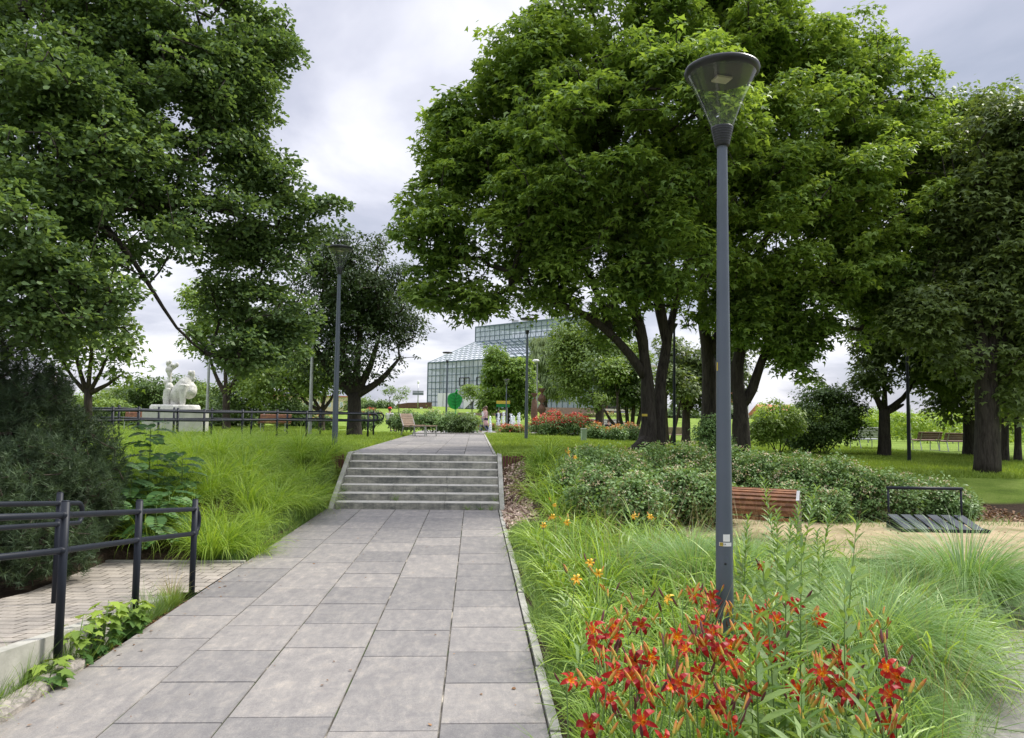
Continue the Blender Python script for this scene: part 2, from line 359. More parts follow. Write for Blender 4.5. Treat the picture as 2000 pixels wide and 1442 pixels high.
# terrain: lawn / soil by attribute
m, t, p, o = base_mat('ground_turf', .95, .1)
lawn = ramp(t, noise(t, 1.2, 8, .7), [(.32, (.110, .170, .028)), (.5, (.165, .245, .040)), (.68, (.24, .31, .070))])
lawn = mixcol(t, 1, lawn, ramp(t, noise(t, 40, 4, .75), [(.3, (.6, .6, .6)), (.7, (1.3, 1.3, 1.25))]), 'MULTIPLY')
soil = ramp(t, noise(t, 25, 6, .7), [(.35, (.035, .026, .017)), (.6, (.085, .060, .040)), (.75, (.16, .115, .075))])
t.links.new(mixcol(t, attr(t, 'soil'), lawn, soil), p.inputs['Base Color']); bump(t, p, noise(t, 60, 4, .7), .8, .03); M['turf'] = m
M['tread'] = plain('pale_tread_concrete', (.50, .485, .43), (.38, .37, .33), 6, .85, 0, .2, .3)  # step tops and chamfers, paler than the riser concrete
M['granite'] = plain('granite_kerb', (.42, .38, .33), (.20, .185, .165), 22, .85, 0, .3, .7)
m, t, p, o = base_mat('daylily_petal', .45, .3)
cc = ramp(t, attr(t), [(0, (.85, .45, .03)), (.22, (.80, .20, .015)), (.36, (.46, .020, .012)), (1, (.33, .010, .012))]); oi = nn(t, 'ShaderNodeObjectInfo'); cc = mixcol(t, 1, cc, ramp(t, oi.outputs['Random'], [(0, (.62, .55, .7)), (.5, (1, 1, 1)), (1, (1.35, 2.2, 1.2))]), 'MULTIPLY'); t.links.new(cc, p.inputs['Base Color'])
tr = nn(t, 'ShaderNodeBsdfTranslucent'); t.links.new(cc, tr.inputs[0]); ms = nn(t, 'ShaderNodeMixShader', Fac=.3); t.links.new(p.outputs[0], ms.inputs[1]); t.links.new(tr.outputs[0], ms.inputs[2]); t.links.new(ms.outputs[0], o.inputs[0]); M['petal'] = m
M['ypetal'] = plain('yellow_petal', (.85, .52, .04), (.80, .42, .03), 30, .5)
m, t, p, o = base_mat('daylily_bud', .5, .3); t.links.new(ramp(t, attr(t), [(0, (.26, .34, .05)), (.45, (.58, .36, .06)), (1, (.46, .13, .04))]), p.inputs['Base Color']); M['bud'] = m
M['witherbud'] = plain('withered_petal', (.16, .045, .04), (.09, .03, .03), 30, .7)
M['stem'] = plain('green_stem', (.13, .22, .05), (.10, .17, .04), 20, .6)
M['blossom'] = leaf_mat('cream_blossom', (.55, .40, .27), (.75, .70, .50), .2)
M['redblossom'] = leaf_mat('red_blossom', (.45, .03, .03), (.70, .14, .10), .2)
M['orangeblossom'] = leaf_mat('orange_blossom', (.60, .20, .04), (.75, .42, .20), .2)

# ------------------------------------------------------------------ scatter tools (numpy)
def unit(a): return a/np.maximum(np.linalg.norm(a, axis=-1, keepdims=True), 1e-9)
def frames(axis, normal):
    y = unit(axis); z = normal - (normal*y).sum(-1, keepdims=True)*y; z = unit(z); x = np.cross(y, z)
    return np.stack([x, y, z], axis=-1)
def scatter(TV, TF, pos, Rm, s):
    n = len(pos); TV = np.asarray(TV, float)
    if np.ndim(s) == 1: s = s[:, None, None]
    P = np.einsum('nij,mj->nmi', Rm, TV)*s + pos[:, None, :]
    F = np.asarray(TF)[None, :, :] + (np.arange(n)*len(TV))[:, None, None]
    return P.reshape(-1, 3), F.reshape(-1, F.shape[-1])
# leaf templates: (verts, faces) y = tip direction, unit length
T_DIA = ([(0, 0, 0), (.30, .45, .07), (0, 1, 0), (-.30, .45, .07)], [[0, 1, 2, 3]])
T_OAK = ([(0, 0, 0), (.20, .35, .04), (.33, .72, .02), (0, 1, -.06), (-.33, .72, .02), (-.20, .35, .04)], [[0, 1, 2, 3, 4, 5]])
T_MAP = ([(0, 0, 0), (.55, .22, -.08), (.20, .42, .03), (0, 1, -.12), (-.20, .42, .03), (-.55, .22, -.08)], [[0, 1, 2, 3, 4, 5]])
T_MAPLE = ([(0, 0, 0), (.22, .02, 0), (.45, -.05, -.04), (.33, .20, 0), (.62, .48, -.07), (.28, .46, .02), (.24, .62, 0), (0, 1, -.10),
            (-.24, .62, 0), (-.28, .46, .02), (-.62, .48, -.07), (-.33, .20, 0), (-.45, -.05, -.04), (-.22, .02, 0)], [list(range(14))])
T_LANCE = ([(0, 0, 0), (.09, .35, .05), (0, 1, -.12), (-.09, .35, .05)], [[0, 1, 2, 3]])
T_NEED = ([(-.018, 0, 0), (.018, 0, 0), (.003, 1, 0)], [[0, 1, 2]])
T_QUAD = ([(-.5, 0, 0), (.5, 0, 0), (.5, 1, 0), (-.5, 1, 0)], [[0, 1, 2, 3]])

def clump_leaves(rng, C, rad, nper, size, T, flat=.62, droop=.7, up=.7, jit=.45, shell=.55, top=.25):
    """leaves spread over the upper shells of many clumps"""
    k = np.repeat(np.arange(len(C)), nper); n = len(k); fl = flat*(.7+.7*rng.random(len(C))); tx = rng.normal(size=(len(C), 2))*.28
    u = unit(rng.normal(size=(n, 3))); u[:, 2] = np.where(rng.random(n) < .6, np.abs(u[:, 2]), u[:, 2])
    rr = rad[k]*(shell+(1.08-shell)*rng.random(n)**.7)*np.where(rng.random(n) < .14, 1+.35*rng.random(n), 1)
    off = u*rr[:, None]; off[:, 2] = off[:, 2]*fl[k]+off[:, 0]*tx[k, 0]+off[:, 1]*tx[k, 1]
    pos = C[k] + off
    nor = u*(1-up) + np.array([0, 0, up]) + rng.normal(size=(n, 3))*jit*.6
    ax = u*np.array([1, 1, .2]) + np.array([0, 0, -droop]) + rng.normal(size=(n, 3))*jit
    Rm = frames(ax, nor)
    s = size*(.7+.6*rng.random(n))
    V, F = scatter(T[0], T[1], pos, Rm, s)
    tone = rng.random(len(C))
    a = np.clip(.50*tone[k]+.55*rng.random(n), 0, 1)
    return V, F, np.repeat(a, len(T[1]))

def seg_tubes(P0, P1, r0, r1, n=5):
    d = unit(P1-P0); h = np.where(np.abs(d[:, 2:3]) < .9, np.array([[0, 0, 1.]]), np.array([[1., 0, 0]]))
    u = unit(np.cross(d, h)); v = np.cross(d, u); m = len(P0)
    a = np.arange(n)*2*np.pi/n; ca, sa = np.cos(a), np.sin(a)
    ring = u[:, None, :]*ca[None, :, None] + v[:, None, :]*sa[None, :, None]
    V = np.concatenate([P0[:, None, :]+ring*r0[:, None, None], P1[:, None, :]+ring*r1[:, None, None]], axis=1)
    q = np.array([[i, (i+1) % n, n+(i+1) % n, n+i] for i in range(n)])
    F = q[None] + (np.arange(m)*2*n)[:, None, None]
    return V.reshape(-1, 3), F.reshape(-1, 4)

def blobs3(blobs):
    out = []
    for b in blobs:
        px, py, Y, r = b[:4]; dr = b[4] if len(b) > 4 else 1.0
        out.append((np.array(at(px, py, Y)), r*Y/FPX, dr))
    return out
def sample_blobs(rng, B, n, inner=.45):
    vol = np.array([b[1]**2.4*b[2] for b in B]); pick = rng.choice(len(B), n, p=vol/vol.sum())
    u = unit(rng.normal(size=(n, 3))); r = inner+(1-inner)*rng.random(n)**.6
    C = np.array([B[i][0] for i in pick]); rr = np.array([B[i][1] for i in pick]); dd = np.array([B[i][2] for i in pick])
    off = u*(r*rr)[:, None]; off[:, 1] *= dd
    return C+off
def wood(rng, limbs, C, tipr=.008, step=.8, maxr=.12, pen=.35):
    """network of branches from limb polylines out to every clump"""
    nodes = []; rad = []; par = []; dep = []
    for lb in limbs:
        for i in range(len(lb)-1):
            a, b = np.array(lb[i][0]), np.array(lb[i+1][0]); m = max(1, int(np.linalg.norm(b-a)/.5))
            for k in range(m):
                f = (k+1)/m; nodes.append(a+(b-a)*f); par.append(-1); dep.append(0)
    nodes = nodes[:]; start = len(nodes)
    base = np.array(nodes); order = np.argsort(np.min(np.linalg.norm(C[:, None]-base[None], axis=2), axis=1))
    N = np.zeros((len(nodes)+len(C)*6, 3)); N[:start] = base; cnt = start
    D = np.zeros(len(N)); par += [-1]*(len(N)-start)
    for ci in order:
        c = C[ci]; d = np.linalg.norm(N[:cnt]-c, axis=1) + pen*D[:cnt]
        lowpen = np.clip(N[:cnt, 2]-c[2], 0, None)*.3
        j = int(np.argmin(d+lowpen)); a = N[j]; dist = np.linalg.norm(c-a); m = min(5, max(1, int(dist/step)))
        prev = j
        for k in range(m):
            f = (k+1)/m; p_ = a+(c-a)*f
            if k < m-1: p_ = p_ + rng.normal(size=3)*.10*dist/m + np.array([0, 0, .12*dist*f*(1-f)])
            N[cnt] = p_; par[cnt] = prev; D[cnt] = D[prev]+dist/m*.35; prev = cnt; cnt += 1
    area = np.full(cnt, tipr**2)
    for i in range(cnt-1, start-1, -1): area[par[i]] += area[i]*.95
    r = np.minimum(np.sqrt(area), maxr)
    idx = np.arange(start, cnt); pj = np.array(par[start:cnt])
    if len(idx) == 0: return None
    return seg_tubes(N[pj], N[idx], np.minimum(r[pj], r[idx]*1.25), r[idx])
def limb_mesh(mb, limbs, n=12, seed=0):
    rg = random.Random(seed)
    for lb in limbs:
        pts = [Vector(p) for p, _ in lb]; rr = [r for _, r in lb]; P = []; Rr = []
        for i in range(len(pts)-1):
            m = max(2, int((pts[i+1]-pts[i]).length/.35))
            for k in range(m):
                f = k/m
                p0 = pts[max(i-1, 0)]; p1 = pts[i]; p2 = pts[i+1]; p3 = pts[min(i+2, len(pts)-1)]
                q = .5*((2*p1)+(-p0+p2)*f+(2*p0-5*p1+4*p2-p3)*f*f+(-p0+3*p1-3*p2+p3)*f**3)
                r = rr[i]+(rr[i+1]-rr[i])*f
                P.append(q+Vector((rg.uniform(-1, 1), rg.uniform(-1, 1), 0))*r*.06); Rr.append(r*rg.uniform(.95, 1.06))
        P.append(pts[-1]); Rr.append(rr[-1]); mb.tube(P, Rr, n)
def join_arr(parts):
    Vs, Fs, o_ = [], [], 0
    for V, F in parts: Vs.append(V); Fs.append(F+o_); o_ += len(V)
    return np.concatenate(Vs), np.concatenate(Fs)
def lp(*pts): return [(tuple(at(px, py, Y)), r) for px, py, Y, r in pts]

def tree(name, label, cat, base, limbs, blobs, nc, rc, nl, T, size, mat, bark, seed, group=None, droop=.6, up=.6, flat=.62, tipr=.010, maxr=.12, pen=.35, inner=.45, jit=.45, ext=None, crown='crown', trunk='trunk', nside=12):
    rng = np.random.default_rng(seed)
    root = thing(name, label, cat, base, 0, group)
    B = blobs3(blobs); C = sample_blobs(rng, B, int(nc*1.42), inner)
    fq = .9/rc*.55; vn = vnoise(C[:, 0]*1.3, C[:, 2]*1.6+C[:, 1]*.7, fq, seed); C = C[np.argsort(-vn)[:nc]] if nc > 100 else C[:nc]
    g = Hn(C[:, 0], C[:, 1]); C[:, 2] = np.maximum(C[:, 2], g+.12)
    rad = rc*(.65+.7*rng.random(len(C)))
    V, F, a = clump_leaves(rng, C, rad, nl, size, T, flat, droop, up, jit)
    if nc > 240 and crown == 'crown':
        C2 = sample_blobs(rng, [(b[0], b[1]*1.13, b[2]) for b in B], int(nc*.7), .93)
        V2, F2, a2 = clump_leaves(rng, C2, rc*(.22+.25*rng.random(len(C2))), max(12, nl//7), size, T, .5, droop, up, jit)
        F = np.concatenate([F, F2+len(V)]); V = np.concatenate([V, V2]); a = np.concatenate([a, a2]); C = np.concatenate([C, C2])
    off = np.array(base); me = raw_mesh(crown, V-off, F, [mat], a); obj(crown, me, root)
    mb = MB(); limb_mesh(mb, limbs, nside, seed)
    V1 = np.array([tuple(v) for v in mb.v]); F1 = [f for f in mb.f]
    W = wood(rng, limbs, C, tipr, .8, maxr, pen)
    o1 = len(V1); Vt = np.concatenate([V1, W[0]])-off; Fl = F1+(W[1]+o1).tolist()
    me = raw_mesh(trunk, Vt, Fl, [bark], None, True); obj(trunk, me, root)
    return root

# ------------------------------------------------------------------ ground sheet
def axis_coords(breaks):
    out = []
    for a, b, s_ in breaks: out += list(np.arange(a, b, s_))
    return out
xs = sorted(set([round(v, 3) for v in axis_coords([(-4000, -500, 500), (-500, -100, 50), (-100, -20, 4), (-20, -10, .8), (-10, 10, .2), (10, 20, .6), (20, 100, 4), (100, 500, 50), (500, 4001, 500)]) + [-2.62, -2.59, .46, .49, -2.52, -2.48, -4.02, -3.98]]))
ys = sorted(set([round(v, 3) for v in axis_coords([(-300, -20, 40), (-20, 0, 2), (0, 18, .2), (18, 40, .5), (40, 130, 1.5), (130, 400, 15), (400, 4001, 400)]) + [8.43, 8.47, 14.58, 14.62]]))
GX, GY = np.meshgrid(xs, ys); GZ = Hn(GX, GY); nx, ny = len(xs), len(ys)
V = np.stack([GX, GY, GZ], -1).reshape(-1, 3); ii = np.arange(ny-1)[:, None]*nx+np.arange(nx-1)[None, :]
F = np.stack([ii, ii+1, ii+nx+1, ii+nx], -1).reshape(-1, 4)
me = raw_mesh('ground', V, F, [M['turf']], None, True)
X, Y = V[:, 0], V[:, 1]
soil = np.zeros(len(V))
soil = np.maximum(soil, ((X > .4) & (Y < 13.6) & (X < 14))*1.0)
soil = np.maximum(soil, ((X < -2.4) & (X > -9) & (Y < 11.0))*1.0)
a = me.attributes.new('soil', 'FLOAT', 'POINT'); a.data.foreach_set('value', soil.astype(np.float32))
tag(obj('ground', me), 'green lawn and planted soil rolling away across the park', kind='structure')

# ------------------------------------------------------------------ paving
PX0, PX1 = -2.50, 0.42
def paving(name, x0, x1, ncol, y0, y1, zf, seed, w_slab, joint, z_off=.004, xl=None, xr=None):
    rg = random.Random(seed); mb = MB(); W = (x1-x0)/ncol; g = .0045
    for c_ in range(ncol):
        y = y0 - rg.uniform(0, w_slab)
        while y < y1:
            l = w_slab*rg.choice([1, 1, 1, 1, 2]); a_, b_ = max(y, y0), min(y+l, y1)
            if b_-a_ > .05:
                xa, xb = x0+c_*W+g, x0+(c_+1)*W-g; ya, yb = a_+g, b_-g
                dz = rg.uniform(0, .003); av = rg.random(); n = 1
                def zz_(yy): return float(zf(yy))+z_off+dz
                e_ = .003
                V_ = [(xa, ya, zz_(ya)-.006), (xb, ya, zz_(ya)-.006), (xb, yb, zz_(yb)-.006), (xa, yb, zz_(yb)-.006),
                      (xa+e_, ya+e_, zz_(ya)), (xb-e_, ya+e_, zz_(ya)), (xb-e_, yb-e_, zz_(yb)), (xa+e_, yb-e_, zz_(yb))]
                mb.add(V_, [[4, 5, 6, 7], [0, 1, 5, 4], [1, 2, 6, 5], [2, 3, 7, 6], [3, 0, 4, 7]], 0, av)
            y += l
    # bedding sheet under the slabs
    k = 24
    for i in range(k):
        ya, yb = y0+(y1-y0)*i/k, y0+(y1-y0)*(i+1)/k
        mb.add([(x0, ya, float(zf(ya))-.002), (x1, ya, float(zf(ya))-.002), (x1, yb, float(zf(yb))-.002), (x0, yb, float(zf(yb))-.002)], [[0, 1, 2, 3]], 1)
    return tag(mb.build(name, [M['slab'], joint]), 'grey rectangular paving slabs of the park walk', kind='structure')
paving('lower_path', PX0, PX1, 5, -2.0, STEP_Y0-.01, pathz, 3, .6, M['joint'])
YT = STEP_Y0+STEP_T*(NST-1)
paving('upper_path', PX0, PX1-.05, 5, YT+.33, 31.0, pathz, 5, .6, M['joint'])
# plaza around the fountain
mb = MB()
gy = np.linspace(31, 58, 28)
for j in range(27):
    for i in range(22):
        x0_, x1_ = -7+i*.75, -7+(i+1)*.75
        y0_, y1_ = gy[j], gy[j+1]
        if y0_ < 34 and (x1_ < -6.0+ (34-y0_)*1.1 or x0_ > 1.0+(y0_-31)*1.5): continue
        mb.add([(x0_+.006, y0_+.006, float(pathz(y0_))+.03), (x1_-.006, y0_+.006, float(pathz(y0_))+.03), (x1_-.006, y1_-.006, float(pathz(y1_))+.03), (x0_+.006, y1_-.006, float(pathz(y1_))+.03)], [[0, 1, 2, 3]], 0, random.Random(i*31+j).random())
tag(mb.build('fountain_plaza', M['slab']), 'pale slab plaza round the ground fountain', kind='structure')

# ramp of block paving on the left
def rampz(y): return .062 + max(0, 6.9-y)*.108
mb = MB(); ysr = [-1.0, 1, 2, 3, 4, 5, 6, 7, 7.6, 8.35]
for i in range(len(ysr)-1):
    a_, b_ = ysr[i], ysr[i+1]
    xr0 = xr1 = -2.70 if a_ < 7.0 else PX0-.003
    mb.add([(-4.0, a_, rampz(a_)), (xr0, a_, rampz(a_)), (xr1, b_, rampz(b_)), (-4.0, b_, rampz(b_))], [[0, 1, 2, 3]])
tag(mb.build('ramp_paving', M['block']), 'beige block paving of the access ramp joining the walk', kind='structure')

# concrete ramp kerb, thing
mb = MB()
for i in range(8):
    a_, b_ = -1+i*1.0, -1+(i+1)*1.0-.006
    mb.add([(-2.74, a_, -.05), (-2.65, a_, -.05), (-2.65, b_, -.05), (-2.74, b_, -.05), (-2.74, a_, rampz(a_)+.004), (-2.65, a_, rampz(a_)+.004), (-2.65, b_, rampz(b_)+.004), (-2.74, b_, rampz(b_)+.004)],
           [[4, 5, 6, 7], [0, 1, 5, 4], [1, 2, 6, 5], [2, 3, 7, 6], [3, 0, 4, 7]])
tag(mb.build('ramp_kerb', M['concrete']), 'pale concrete kerb wall holding the block paved ramp', 'kerb')
mb = MB(); mb.box((-3.25, 8.39, .03), (1.5, .06, .10)); tag(mb.build('edging_strip', M['concrete']), 'straight pale edging between ramp and lime grass bank', 'kerb')
# granite kerb blocks, each a thing
rg = random.Random(4); y = 1.2; k = 0
while y < 4.9:
    l = rg.uniform(.38, .55); mb = MB()
    nseg = 5; Vv = []; Ff = []
    for i in range(nseg+1):
        yy = l*i/nseg - l/2
        for (xx, zz_) in ((-.055, -.12), (.055, -.12), (.06, .05), (.045, .075), (-.045, .08), (-.06, .05)):
            Vv.append((xx+rg.uniform(-.006, .006), yy, zz_+rg.uniform(-.006, .006)))
    for i in range(nseg):
        for q in range(6): Ff.append([i*6+q, i*6+(q+1) % 6, (i+1)*6+(q+1) % 6, (i+1)*6+q])
    Ff.append([5, 4, 3, 2, 1, 0]); Ff.append([nseg*6+q for q in range(6)])
    mb.add(Vv, Ff); o_ = mb.build('granite_kerb_stone', M['granite']); o_.location = (-2.555-.004*(k % 2), y+l/2, .018+.003*(k % 3)); o_.rotation_euler = (0, 0, rg.uniform(-.02, .02))
    tag(o_, ['first', 'second', 'third', 'fourth', 'fifth', 'sixth', 'seventh', 'eighth', 'ninth', 'tenth', 'eleventh', 'twelfth'][k]+' rough granite kerb stone from the bottom edge, left of the walk', 'kerb stone', 'granite kerb stones at lower left'); y += l+.012; k += 1
# thin edging right of the lower walk
mb = MB(); y = -1.0; rg = random.Random(8)
while y < STEP_Y0-.1:
    mb.box((.455+rg.uniform(-.006, .006), y+.5, float(pathz(y+.5))-.03), (.055, .985, .10)); y += 1.0
tag(mb.build('edging_strip', M['concrete']), 'thin chipped concrete edging between walk and daylily bed', 'kerb')
mb = MB(); y = YT+.4
while y < 30: mb.box((.40, y+.5, TOPZ-.03), (.05, .985, .09)); y += 1.0
tag(mb.build('edging_strip', M['concrete']), 'thin concrete edging between upper walk and right lawn', 'kerb')
# right hand slab path and gravel square
def quad_strip(name, ptsL, ptsR, mat, label, dz=.03, uvslab=False):
    mb = MB(); n = len(ptsL)
    for i in range(n-1):
        P = [ptsL[i], ptsR[i], ptsR[i+1], ptsL[i+1]]
        m_ = 8
        for k in range(m_):
            f0, f1 = k/m_, (k+1)/m_
            q = [(P[0][0]+(P[1][0]-P[0][0])*f0, P[0][1]+(P[1][1]-P[0][1])*f0), (P[0][0]+(P[1][0]-P[0][0])*f1, P[0][1]+(P[1][1]-P[0][1])*f1),
                 (P[3][0]+(P[2][0]-P[3][0])*f1, P[3][1]+(P[2][1]-P[3][1])*f1), (P[3][0]+(P[2][0]-P[3][0])*f0, P[3][1]+(P[2][1]-P[3][1])*f0)]
            if uvslab:
                cx_ = sum(p[0] for p in q)/4; cy_ = sum(p[1] for p in q)/4
                mb.add([(x, y, H(x, y)+dz-.006) for x, y in q], [[0, 1, 2, 3]], 1)
                q = [(cx_+(x-cx_)*.985, cy_+(y-cy_)*.985) for x, y in q]
            mb.add([(x, y, H(x, y)+dz) for x, y in q], [[0, 1, 2, 3]], 0, random.Random(i*9+k).random())
    return tag(mb.build(name, [mat, M['joint']]), label, kind='structure')
quad_strip('side_path', [(2.2, 3.2), (2.72, 3.97), (3.3, 4.7), (3.78, 5.3), (4.6, 6.4), (5.4, 7.4), (6.0, 8.15)], [(6.2, 1.2), (6.72, 1.97), (7.3, 2.7), (7.78, 3.3), (8.6, 4.4), (9.4, 5.4), (10.0, 6.15)], M['slab'], 'grey slab side path at the lower right corner', .05, True)
mb = MB(); EP = [(2.2, 3.2), (2.72, 3.97), (3.3, 4.7), (3.78, 5.3), (4.6, 6.4), (5.4, 7.4), (6.0, 8.15)]
for (xa, ya), (xb, yb) in zip(EP[:-1], EP[1:]):
    L_ = math.hypot(xb-xa, yb-ya); mb.box(((xa+xb)/2-.02, (ya+yb)/2+.03, H((xa+xb)/2, (ya+yb)/2)+.03), (L_-.006, .06, .09), math.atan2(yb-ya, xb-xa))
tag(mb.build('edging_strip', M['concrete']), 'pale concrete edging of the side path at lower right', 'kerb')
gl_ = [(3.2, 8.7), (3.0, 9.2), (2.9, 9.7), (2.9, 10.3), (2.9, 10.9), (3.0, 11.3)]; gr_ = [(15, 7.0), (15, 8.0), (15, 9.0), (15, 10.2), (15, 11.2), (15, 11.5)]
quad_strip('gravel_square', gl_, gr_, M['gravel'], 'tan gravel square beside the slatted bench and rack', .055)
quad_strip('gravel_square', [(6.05, 8.12), (5.2, 8.4), (4.5, 8.65)], [(15, 5.0), (15, 6.3), (15, 7.05)], M['gravel'], 'tan gravel strip joining side path', .052)

# ------------------------------------------------------------------ steps
sx0, sx1 = -2.36, .44
root = thing('stone_steps', 'seven grey concrete steps with pale edges linking the two walks', 'steps', ((sx0+sx1)/2, STEP_Y0, 0))
for k in range(NST):
    mb = MB(); z1 = float(pathz(STEP_Y0-.001))+STEP_R*(k+1)
    y0_ = STEP_Y0+STEP_T*k; dep_ = STEP_T+.06 if k < NST-1 else .34
    js = [sx0, sx0+.93+rg.uniform(-.02, .02), sx0+1.87+rg.uniform(-.02, .02), sx1]
    for q in range(3):
        xa, xb = js[q]+.002, js[q+1]-.002; zt, zb = z1, z1-STEP_R-.03; b_ = .008
        V_ = [(xa, y0_, zb), (xb, y0_, zb), (xb, y0_, zt-b_), (xa, y0_, zt-b_), (xa, y0_+b_, zt), (xb, y0_+b_, zt), (xb, y0_+dep_, zt), (xa, y0_+dep_, zt), (xa, y0_+dep_, zb), (xb, y0_+dep_, zb)]
        V_ = [(x-(sx0+sx1)/2, y_-STEP_Y0, z) for x, y_, z in V_]
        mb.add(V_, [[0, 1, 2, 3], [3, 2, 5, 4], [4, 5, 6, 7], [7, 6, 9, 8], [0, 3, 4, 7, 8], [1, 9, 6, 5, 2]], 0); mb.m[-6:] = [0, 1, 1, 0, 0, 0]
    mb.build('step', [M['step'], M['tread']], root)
for sx_ in (sx0-.045, sx1+.045):
    mb = MB(); zb = float(pathz(12.8)); pts = [(-.16, zb-.2), (-.16, zb+.03), (0, zb+.13), (STEP_T*6+.02, TOPZ+.025), (STEP_T*6+.34, TOPZ+.03), (STEP_T*6+.34, zb-.2)]
    xo = sx_-(sx0+sx1)/2; n = len(pts)
    mb.add([(xo-.04, a_, b_) for a_, b_ in pts]+[(xo+.04, a_, b_) for a_, b_ in pts], [list(range(n)), list(range(2*n-1, n-1, -1))]+[[i, i+n, (i+1) % n+n, (i+1) % n] for i in range(n)])
    mb.build('side_kerb', M['concrete'], root)
# little palisades beside the steps
def palisade(label, x0, x1, y, z, h=.17):
    mb = MB(); n = int(abs(x1-x0)/.055)
    root = thing('timber_palisade', label, 'palisade', ((x0+x1)/2, y, z-.1))
    for i in range(n):
        xx = x0+(x1-x0)*(i+.5)/n-(x0+x1)/2
        m2 = MB(); m2.bbox((xx, 0, 0), (.047, .05, h+.1+.01*math.sin(i*2.3)), .008)
        m2.build('stake', M['redwood'], root)
palisade('row of red brown timber stakes right of the steps', .53, .98, 14.1, TOPZ-.16, .17)
palisade('row of red brown timber stakes left of the steps', -2.70, -2.46, 14.2, TOPZ-.15, .15)

# ------------------------------------------------------------------ street lamps
def copy_tree(o, parent=None):
    c_ = o.copy(); col.objects.link(c_)
    if parent is not None: c_.parent = parent
    for ch in [x for x in bpy.data.objects if x.parent == o]: copy_tree(ch, c_)
    return c_
def make_lamp(name, label):
    t = thing(name, label, 'street lamp', group='cone headed lamps along the walk')
    mb = MB(); mb.lathe([(.056, 0), (.056, .55), (.0555, .60), (.054, 1.0), (.051, 1.10), (.046, 1.9), (.039, 2.8), (.033, 3.55)], 32); mb.build('pole', M['lampsteel'], t, True)
    # service door
    mb = MB(); Vv = []; Ff = []; n = 10; prof = []
    for i in range(15):
        z = .18+ .66*i/14
        hw = .62 if z < .74 else .62*math.sqrt(max(0, 1-((z-.74)/.10)**2))
        for q in range(n+1):
            a = R(-90)+hw*(-1+2*q/n)*1.0; r = .0582
            Vv.append((r*math.cos(a), r*math.sin(a), z))
    for i in range(14):
        for q in range(n): Ff.append([i*(n+1)+q, i*(n+1)+q+1, (i+1)*(n+1)+q+1, (i+1)*(n+1)+q])
    mb.add(Vv, Ff); d = mb.build('service_door', M['lampsteel'], t, True)
    mb = MB(); mb.ell((0, -.0583, .775), (.008, .003, .008), 10); mb.build('lock', M['black'], d, True)
    mb = MB(); mb.lathe([(.034, 3.535), (.046, 3.535), (.048, 3.545), (.073, 3.655), (.074, 3.665), (.066, 3.668), (.0, 3.668)], 32)
    for i in range(6): z = 3.560+i*.016; r_ = .048+(z-3.545)*.227; mb.lathe([(r_, z), (r_+.002, z+.002), (r_+.002, z+.006), (r_, z+.008)], 32)
    mb.build('lamp_neck', M['black'], t, True)
    mb = MB(); mb.lathe([(.070, 3.665), (.140, 3.835), (.238, 4.045)], 40); mb.build('glass_cone', M['lampglass'], t, True)
    mb = MB(); mb.lathe([(0, 4.012), (.20, 4.010), (.232, 4.022), (.246, 4.040), (.250, 4.056), (.246, 4.068), (.20, 4.082), (0, 4.10)], 40)
    c_ = mb.build('lamp_hood', M['black'], t, True)
    mb = MB(); mb.box((0, 0, 4.000), (.11, .085, .014), R(25)); mb.build('light_plate', M['yellowish'], c_)
    return t
M['yellowish'] = plain('dull_light_plate', (.45, .42, .30), (.38, .35, .25), 30, .5)
LAMPS = [(1416, 4.80, 'nearest tall slate grey lamp with clear cone rising from the red daylilies'),
         (653, 14.6, 'lamp with clear cone standing on the left bank in front of a dark tree'),
         (1027.5, 24.6, 'dark lamp post right of the upper walk in front of the glass building'),
         (871, 37.0, 'distant lamp beside the big green leaf sculpture'),
         (988, 57.0, 'small far lamp in front of the round chestnut tree')]
lamp0 = make_lamp('street_lamp', LAMPS[0][2])
for i, (px, Y_, lb) in enumerate(LAMPS):
    o_ = lamp0 if i == 0 else copy_tree(lamp0)
    p_ = gp(px, Y_); o_.location = p_; o_['label'] = lb; o_.rotation_euler = (0, 0, R(-12 if i == 0 else i*37))
lamp0.location.z = 0.0; lamp0.location.x = gp(1416, 4.8).x
# stickers on the nearest lamp
def curved_patch(w_, h_, z0, a0, r, n=8):
    mb = MB(); Vv = []
    for j in range(2):
        for q in range(n+1):
            a = R(-90)+a0+(w_/r)*(q/n-.5); Vv.append((r*math.cos(a), r*math.sin(a), z0+h_*j))
    mb.add(Vv, [[q, q+1, n+1+q+1, n+1+q] for q in range(n)]); return mb
AZ0 = R(12)
st1 = curved_patch(.045, .046, .915, .16+0, .0562).build('sticker', M['white'], lamp0); st1['label'] = 'small square white sticker'
st2 = curved_patch(.084, .024, .885, .03, .0563).build('sticker', M['white'], lamp0); st2['label'] = 'white strip label with yellow mark'
curved_patch(.024, .022, .886, -.45, .0568).build('yellow_mark', M['yellow'], st2)
def text_mesh(body, size, depth=0.0):
    cu = bpy.data.curves.new('txt', 'FONT'); cu.body = body; cu.size = size; cu.extrude = depth; cu.align_x = 'CENTER'; cu.align_y = 'CENTER'
    o_ = bpy.data.objects.new('txt', cu); col.objects.link(o_); dg = bpy.context.evaluated_depsgraph_get()
    me = bpy.data.meshes.new_from_object(o_.evaluated_get(dg)); bpy.data.objects.remove(o_); bpy.data.curves.remove(cu); me.name = 'lettering'; return me
def wrap_text(me, r, a0, z0):
    for v in me.vertices:
        x, y = v.co.x, v.co.y; a = R(-90)+a0+x/r; v.co = (r*math.cos(a), r*math.sin(a), z0+y)
tm = text_mesh('ROSA', .0165); tm.materials.append(M['black']); wrap_text(tm, .0573, -.28, .897); obj('lettering', tm, st2)
